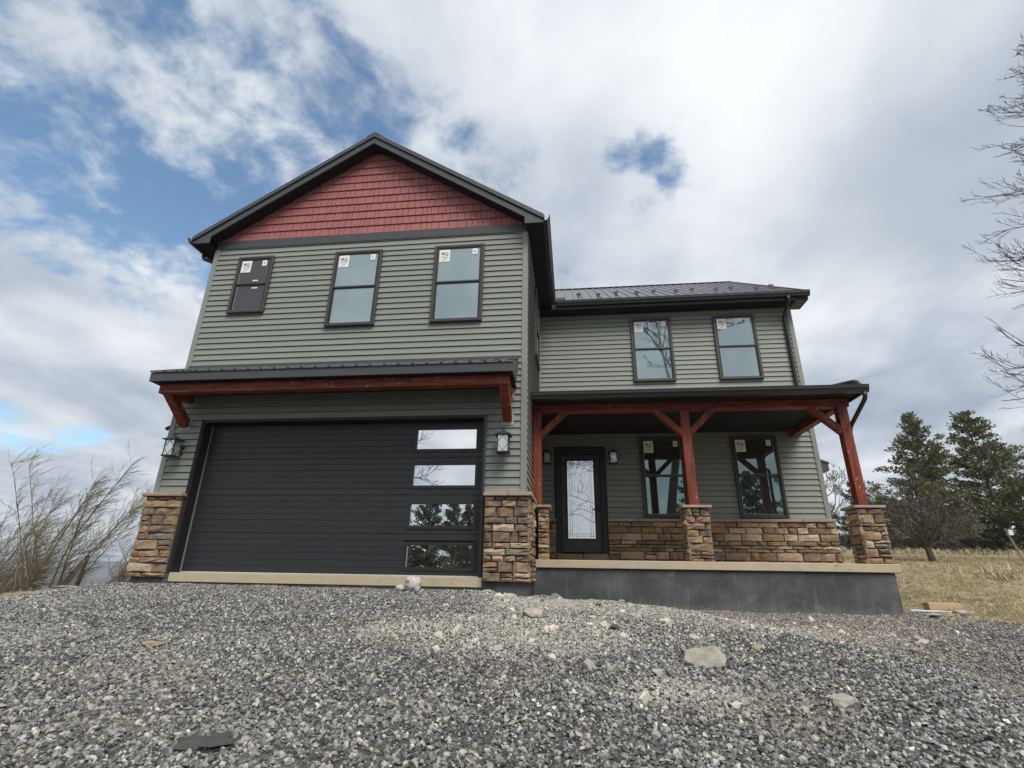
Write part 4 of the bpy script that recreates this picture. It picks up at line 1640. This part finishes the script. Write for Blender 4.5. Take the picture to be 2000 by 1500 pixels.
for x, y, h, sd_, lb in bt:
    bare_tree('bare_tree', lb, x, y, h, .16, sd_, 4, nchild=(4, 6), group='bare trees behind the lawn', minr=.012)

# tall tree whose branches reach in from the right edge
rg = random.Random(77)
root = empty('maple_tree', None, (16.0, 5.0, gz(15.6, 5) - .1))
tr, tw = MB(), MB()
H = 15.6
tp = [Vector((.15 * math.sin(i), .1 * math.cos(i * 1.3), H * i / 9)) for i in range(10)]
tr.tube(tp, [.30 * (1 - .85 * i / 9) for i in range(10)], 8)
for k in range(84):
    t = rg.uniform(.20, .99)
    q = Vector((0, 0, H * t))
    az = rg.uniform(math.pi * .70, math.pi * 1.30) if rg.random() < .78 else rg.uniform(0, 6.28)
    d = Vector((math.cos(az), math.sin(az), rg.uniform(-.05, .42) + .6 * (t > .85)))
    L = 4.3 * (1 - t) ** .6 * rg.uniform(.65, 1.0) + .75
    limb(tr, tw, q, d, L, .030 * (1.1 - t) + .012, 1, 3, rg, spread=.62, upw=.16, nchild=(5, 8), wig=.11, lr=.38, split=1, minr=.0046)
tr.build('trunk', 'bark', root, smooth=True)
tw.build('crown', 'twig_dark', root)
tag(root, 'tall bare tree whose branches reach in along the right edge', 'tree')

# trees behind the photographer: seen mirrored in the windows
bare_tree('bare_tree', 'large bare tree mirrored in the upstairs window above the porch', 5.8, -15.5, 27, .34, 51, 5, nchild=(4, 6), group='trees mirrored in the glass', minr=.012, m='twig_dark')
bare_tree('bare_tree', 'bare tree mirrored in the top panes of the garage door', -9.3, -19.5, 17, .24, 52, 4, nchild=(5, 7), group='trees mirrored in the glass', minr=.012, m='twig_dark')
bare_tree('bare_tree', 'bare tree mirrored in the entry door glass', .8, -21.0, 15, .22, 53, 4, nchild=(5, 7), group='trees mirrored in the glass', minr=.016, m='twig_dark')
for i, (x, y, h, rr, lb) in enumerate([(-12.2, -29, 9.0, 4.0, 'cedar mirrored at the left edge of the garage door glass'), (-10.0, -30, 8.6, 3.6, 'cedar mirrored in the middle of the garage door glass'),
                                       (-8.6, -32, 7.4, 3.2, 'broad cedar mirrored low in the garage door glass'), (-11.2, -26, 5.4, 3.0, 'low bushy cedar mirrored in the lowest garage pane'), (-6.6, -28, 6.2, 1.7, 'small pointed cedar mirrored at the right of the garage door glass'), (9.8, -25, 9.6, 4.2, 'cedar mirrored in the porch window by the door'),
                                       (13.6, -25, 9.0, 4.4, 'cedar mirrored at the left of the right porch window'), (17.2, -26, 10.5, 4.8, 'cedar mirrored at the right of the right porch window')]):
    o = conifer(lb, x, y, h, rr, 70 + i)
    o['group'] = 'trees mirrored in the glass'
willow('brush mirrored in the lowest pane of the garage door', -8.6, -27.5, 22, 3.0, 81, .9)['group'] = 'trees mirrored in the glass'

# bird box on a leaning pole
bh = empty('bird_box', None, (11.2, 6.1, gz(11.2, 6.1)))
tag(bh, 'white bird box on a leaning wooden pole at the lawn edge', 'bird box')
MB().tube([(.10, 0, -.1), (-.16, 0, .82)], [.022, .020], 6).build('pole', 'wood_grey', bh)
MB().box(-.125, -.025, -.045, .045, .66, .79).build('box', 'paper', bh, bevel=.004)
MB().box(-.14, -.01, -.055, .055, .793, .808).build('lid', 'wood_grey', bh)


# ------------------------------------------------------------------ stuff: gravel and grass (geometry nodes)
def chip(seed, flat):
    r = random.Random(seed)
    bm = bmesh.new()
    for _ in range(11):
        v = Vector((r.gauss(0, 1), r.gauss(0, 1), r.gauss(0, 1))).normalized()
        bm.verts.new((v.x * .5, v.y * r.uniform(.32, .46), v.z * flat))
    res = bmesh.ops.convex_hull(bm, input=bm.verts)
    bmesh.ops.delete(bm, geom=[e for e in res['geom_interior'] if isinstance(e, bmesh.types.BMVert)], context='VERTS')
    bmesh.ops.recalc_face_normals(bm, faces=bm.faces)
    me = bpy.data.meshes.new('chip')
    bm.to_mesh(me)
    bm.free()
    return me


def proto_collection(name, meshes, m):
    c = bpy.data.collections.new(name)
    for i, me in enumerate(meshes):
        me.materials.append(m)
        c.objects.link(bpy.data.objects.new(name + '_piece', me))
    return c


def gravel_mat():
    m = bpy.data.materials.new('crushed blue stone')
    m.use_nodes = True
    t = NT(m.node_tree)
    b = m.node_tree.nodes['Principled BSDF']
    oi = t.new('ShaderNodeObjectInfo')
    g = t.new('ShaderNodeNewGeometry')
    col = t.ramp(oi.outputs['Random'], [(0, (.050, .050, .049)), (.22, (.105, .104, .101)), (.46, (.185, .182, .175)), (.68, (.28, .274, .258)), (.86, (.46, .445, .41)), (.95, (.33, .28, .20)), (1, (.72, .69, .63))])
    # pale concrete dust and tan grit lie on parts of the drive
    n1 = t.noise(g.outputs['Position'], .75, 4, .6)
    n2 = t.noise(t.map(g.outputs['Position'], loc=(7, 3, 0)), .9, 4, .6)
    sp = t.new('ShaderNodeSeparateXYZ')
    t.put(sp.inputs[0], g.outputs['Position'])

    def spot(x, y, rx, ry):
        a = t.math('POWER', t.math('DIVIDE', t.math('SUBTRACT', sp.outputs[0], x), rx), 2)
        c_ = t.math('POWER', t.math('DIVIDE', t.math('SUBTRACT', sp.outputs[1], y), ry), 2)
        return t.math('SUBTRACT', 1, t.step(t.math('ADD', t.math('ADD', a, c_), t.math('MULTIPLY', t.math('SUBTRACT', n1, .5), 3.4)), .1, 1.5))
    dust = t.math('MAXIMUM', spot(.35, -3.0, 1.0, .75), t.math('MAXIMUM', spot(1.35, -4.4, .35, .25), t.math('MAXIMUM', spot(-.95, -3.05, .3, .3), t.math('MAXIMUM', spot(.4, -.9, 1.0, .9), spot(2.4, -1.2, 1.5, 1.1)))))
    tan = t.math('MAXIMUM', t.math('MULTIPLY', t.step(n2, .56, .70), .5), t.math('MAXIMUM', t.math('MULTIPLY', spot(1.8, -4.6, .45, .4), .6), t.math('MULTIPLY', spot(3.2, -.4, 2.2, 1.0), .55)))
    col = t.mix(t.math('MULTIPLY', tan, .6), col, (.30, .25, .175))
    col = t.mix(t.math('MULTIPLY', dust, .62), col, (.50, .47, .41))
    dirt = t.math('MAXIMUM', spot(3.9, -.2, 2.3, .85), spot(4.7, -2.3, 1.6, 2.0))
    col = t.mix(t.math('MULTIPLY', dirt, .74), col, (.225, .19, .16))
    n4 = t.noise(t.map(g.outputs['Position'], loc=(1, 9, 0)), .45, 4, .6)
    col = t.mix(t.math('MULTIPLY', t.step(n4, .50, .68), .38), col, (.26, .245, .215))
    n3 = t.noise(g.outputs['Position'], 55, 3, .6)
    col = t.mix(t.math('MULTIPLY', t.step(n3, .45, .75), .35), col, t.mix(.5, col, (.4, .4, .38)))
    t.put(b.inputs['Base Color'], col)
    b.inputs['Roughness'].default_value = .5
    b.inputs['Specular IOR Level'].default_value = .5
    return m


def scatter(name, surface_fn, xs, ys, keep, coll, density, smin, smax, seed, tilt, align=True, kind='stuff', up_only=False):
    """a sheet of points above the ground, instanced with small pieces"""
    rg = np.random.default_rng(seed)
    pts = []
    area = (xs[1] - xs[0]) * (ys[1] - ys[0])
    n = int(area * density)
    px = rg.uniform(xs[0], xs[1], n)
    py = rg.uniform(ys[0], ys[1], n)
    u = rg.uniform(0, 1, n)
    for x, y, q in zip(px, py, u):
        if q < keep(x, y):
            pts.append((x, y, surface_fn(x, y)))
    me = bpy.data.meshes.new(name)
    me.from_pydata(pts, [], [])
    n = len(pts)
    sc = me.attributes.new('piece_scale', 'FLOAT', 'POINT')
    dist = np.array([math.hypot(p[0] - .7, p[1] + 7.9) for p in pts]) if n else np.zeros(0)
    s = rg.uniform(0, 1, n) ** 2.0 * (smax - smin) + smin
    sc.data.foreach_set('value', s.astype(np.float32))
    ro = me.attributes.new('piece_rot', 'FLOAT_VECTOR', 'POINT')
    e = np.stack([rg.normal(0, tilt, n), rg.normal(0, tilt, n), rg.uniform(0, 6.283, n)], 1)
    ro.data.foreach_set('vector', e.astype(np.float32).ravel())
    o = link(name, me, None)
    o['kind'] = kind
    ng = bpy.data.node_groups.new(name + '_scatter', 'GeometryNodeTree')
    ng.interface.new_socket('Geometry', in_out='INPUT', socket_type='NodeSocketGeometry')
    ng.interface.new_socket('Geometry', in_out='OUTPUT', socket_type='NodeSocketGeometry')
    N, Lk = ng.nodes, ng.links
    gi, go = N.new('NodeGroupInput'), N.new('NodeGroupOutput')
    iop = N.new('GeometryNodeInstanceOnPoints')
    ci = N.new('GeometryNodeCollectionInfo')
    ci.inputs['Collection'].default_value = coll
    ci.inputs['Separate Children'].default_value = True
    ci.inputs['Reset Children'].default_value = True
    a1 = N.new('GeometryNodeInputNamedAttribute')
    a1.data_type = 'FLOAT'
    a1.inputs['Name'].default_value = 'piece_scale'
    a2 = N.new('GeometryNodeInputNamedAttribute')
    a2.data_type = 'FLOAT_VECTOR'
    a2.inputs['Name'].default_value = 'piece_rot'
    er = N.new('FunctionNodeEulerToRotation')
    Lk.new(gi.outputs[0], iop.inputs['Points'])
    Lk.new(ci.outputs[0], iop.inputs['Instance'])
    iop.inputs['Pick Instance'].default_value = True
    Lk.new(a2.outputs['Attribute'], er.inputs[0])
    Lk.new(er.outputs[0], iop.inputs['Rotation'])
    Lk.new(a1.outputs['Attribute'], iop.inputs['Scale'])
    Lk.new(iop.outputs[0], go.inputs[0])
    md = o.modifiers.new('scatter', 'NODES')
    md.node_group = ng
    print(name, n)
    return o


GM = gravel_mat()
chips = proto_collection('gravel_stone', [chip(100 + i, .24 + .06 * (i % 4)) for i in range(10)], GM)


def in_view(x, y, pad=1.6):
    vx, vy = x - .722, y + 7.903
    f = -.121 * vx + .9927 * vy
    s = .9927 * vx + .121 * vy
    return f > -.2 and abs(s) < f * 1.12 + pad


def house_clear(x, y):
    return not ((WL - .02 < x < .08 and y > -.02) or (.0 < x < 5.53 and y > .90))


def keep_gravel(x, y):
    if not in_view(x, y) or not house_clear(x, y):
        return 0
    g = grass_w(x, y)
    k = .74 + .26 * sstep(-.25, .35, nz(x * 1.3 + 4, y + .4 * x, .8))
    return (1 - sstep(.25, .8, g)) * k


scatter('gravel', lambda x, y: gz(x, y) + rnd.uniform(-.004, .012), (-10, 7.5), (-6.9, -3.2), keep_gravel, chips, 4000, .011, .046, 1, .6)
scatter('gravel', lambda x, y: gz(x, y) + rnd.uniform(-.004, .012), (-10, 7.5), (-3.2, 1.2), keep_gravel, chips, 2500, .014, .048, 2, .6)
bpy.data.objects['gravel']['label'] = 'grey crushed stone covering the near half of the drive'
bpy.data.objects['gravel.001']['label'] = 'grey crushed stone on the far half of the drive up to the house'
DM = mat('concrete rubble', (.45, .42, .355), .9, .15, var=.3, vscale=18, per_object=.45)
lumps = proto_collection('rubble_piece', [chip(140 + i, .34 + .06 * (i % 3)) for i in range(6)], DM)
rb = [(.35, -2.9, 1.3, .6), (1.2, -1.4, 1.2, .8), (.1, -.6, .9, .35), (2.3, -2.0, .8, .6), (-.9, -3.0, .35, .2), (1.35, -4.35, .4, .25), (3.4, -1.2, 1.4, .9)]


def keep_rubble(x, y):
    if not house_clear(x, y - .06):
        return 0
    return min(1, sum(math.exp(-((x - a) / c) ** 2 - ((y - b_) / d) ** 2) for a, b_, c, d in rb))


scatter('dust', lambda x, y: gz(x, y) + .006 + rnd.uniform(0, .012), (-2, 6), (-5.2, .9), lambda x, y: keep_rubble(x, y) ** 1.5, lumps, 1700, .010, .034, 10, .6)
bpy.data.objects['dust']['label'] = 'pale crushed concrete fines on the dusty mound'
bpy.data.objects['dust']['category'] = 'rubble'
scatter('rubble', lambda x, y: gz(x, y) + .008, (-2, 6), (-5.2, .9), keep_rubble, lumps, 28, .045, .14, 9, .5)
bpy.data.objects['rubble']['label'] = 'pale lumps of broken concrete strewn over the dusty mound'
bpy.data.objects['rubble']['category'] = 'rubble'
for nm in ('gravel', 'gravel.001'):
    bpy.data.objects[nm]['category'] = 'gravel'


def blade_tuft(seed, n, h, sp):
    r = random.Random(seed)
    m = MB()
    for _ in range(n):
        a = r.uniform(0, 6.28)
        q = Vector((r.gauss(0, sp), r.gauss(0, sp), 0))
        L = h * r.uniform(.5, 1.1)
        d = Vector((math.cos(a) * r.uniform(.2, 1.1), math.sin(a) * r.uniform(.2, 1.1), 1)).normalized()
        s = Vector((-math.sin(a), math.cos(a), 0)) * L * .035
        mid = q + d * L * .55
        tip = mid + (d + Vector((math.cos(a), math.sin(a), -.5)) * .7).normalized() * L * .5
        m.add([q - s, q + s, mid + s * .8, mid - s * .8, tip], [(0, 1, 2, 3), (3, 2, 4)])
    return m.mesh('tuft')


def grass_mat():
    m = bpy.data.materials.new('dry grass')
    m.use_nodes = True
    t = NT(m.node_tree)
    b = m.node_tree.nodes['Principled BSDF']
    oi = t.new('ShaderNodeObjectInfo').outputs['Random']
    g = t.new('ShaderNodeNewGeometry').outputs['Position']
    n1 = t.noise(g, .5, 4, .6)
    col = t.ramp(oi, [(0, (.27, .22, .135)), (.4, (.43, .355, .225)), (.75, (.55, .46, .30)), (1, (.64, .55, .38))])
    col = t.mix(t.math('MULTIPLY', t.step(n1, .50, .68), .4), col, (.22, .20, .09))
    t.put(b.inputs['Base Color'], col)
    b.inputs['Roughness'].default_value = .75
    b.inputs['Specular IOR Level'].default_value = .2
    return m


tufts = proto_collection('grass_tuft', [blade_tuft(200 + i, 12, 1.0, .35) for i in range(6)], grass_mat())


def keep_grass(x, y):
    if x < 5.0 or not in_view(x, y, 1.4) or (x < WR_ + .1 and y > 1.0):
        return 0
    d = max(1.0, (y + 8) / 9)
    return sstep(.35, .9, grass_w(x, y)) / d ** 1.5


scatter('grass', gz, (5.2, 40), (-2.5, 34), keep_grass, tufts, 330, .035, .095, 3, .2)
gtall = scatter('tall_grass', gz, (8.2, 10.4), (3.0, 4.6), lambda x, y: math.exp(-((x - 9.2) / .6) ** 2 - ((y - 3.7) / .35) ** 2), tufts, 60, .10, .34, 5, .12)
gback = scatter('rough_grass', gz, (16, 42), (20, 27), lambda x, y: .8 if in_view(x, y, 1.4) else 0, tufts, 14, .2, .6, 6, .12)
rg = random.Random(90)
hedge = MB()
for k in range(420):
    x0 = rg.uniform(16.5, 44)
    q = Vector((x0, 30.5 + rg.uniform(-1.5, 1.5), gz(x0, 30.5) - .1))
    d = Vector((rg.gauss(0, .35), rg.gauss(0, .3), 1)).normalized()
    L = rg.uniform(.8, 2.3)
    hedge.tube([q, q + d * L * .5, q + (d + Vector((rg.gauss(0, .2), 0, .1))).normalized() * L], [.022, .016, .008], 3, cap=False)
    for j in range(7):
        q2 = q + d * L * rg.uniform(.15, .55)
        d2 = (d + Vector((rg.gauss(0, .8), rg.gauss(0, .6), .3))).normalized()
        hedge.tube([q2, q2 + d2 * L * .28, q2 + d2 * L * .5 + Vector((0, 0, .1))], [.014, .011, .007], 3, cap=False)
hd_ = hedge.build('thicket', 'twig', None, kind='stuff')
hd_['label'] = 'bare brown brush at the foot of the cedars'
hd_['category'] = 'brush'
gl = scatter('straw', gz, (-10.5, -6.4), (-2.2, 2.0), lambda x, y: (1 if in_view(x, y) else 0) * math.exp(-((x + 7.9 + .35 * (y + 1)) / .9) ** 2), tufts, 220, .03, .10, 7, .6)
for nm, lb in (('grass', 'short dry tan lawn'), ('tall_grass', 'taller pale dry grass clump on the lawn'), ('rough_grass', 'rough dry grass under the cedars'), ('straw', 'loose straw along the left edge of the drive')):
    bpy.data.objects[nm]['label'] = lb
    bpy.data.objects[nm]['category'] = 'grass'

# ------------------------------------------------------------------ air
HAZE = True
if HAZE:
    hm = bpy.data.materials.new('thin haze')
    hm.use_nodes = True
    t = NT(hm.node_tree)
    t.n.clear()
    pv = t.new('ShaderNodeVolumePrincipled')
    pv.inputs['Color'].default_value = (.80, .88, .98, 1)
    pv.inputs['Density'].default_value = .00045
    pv.inputs['Anisotropy'].default_value = .2
    oo = t.new('ShaderNodeOutputMaterial')
    t.l.new(pv.outputs[0], oo.inputs['Volume'])
    hz = MB().box(-4400, 4400, -700, 3400, -80, 60).build('haze', hm)
    hz['kind'] = 'stuff'
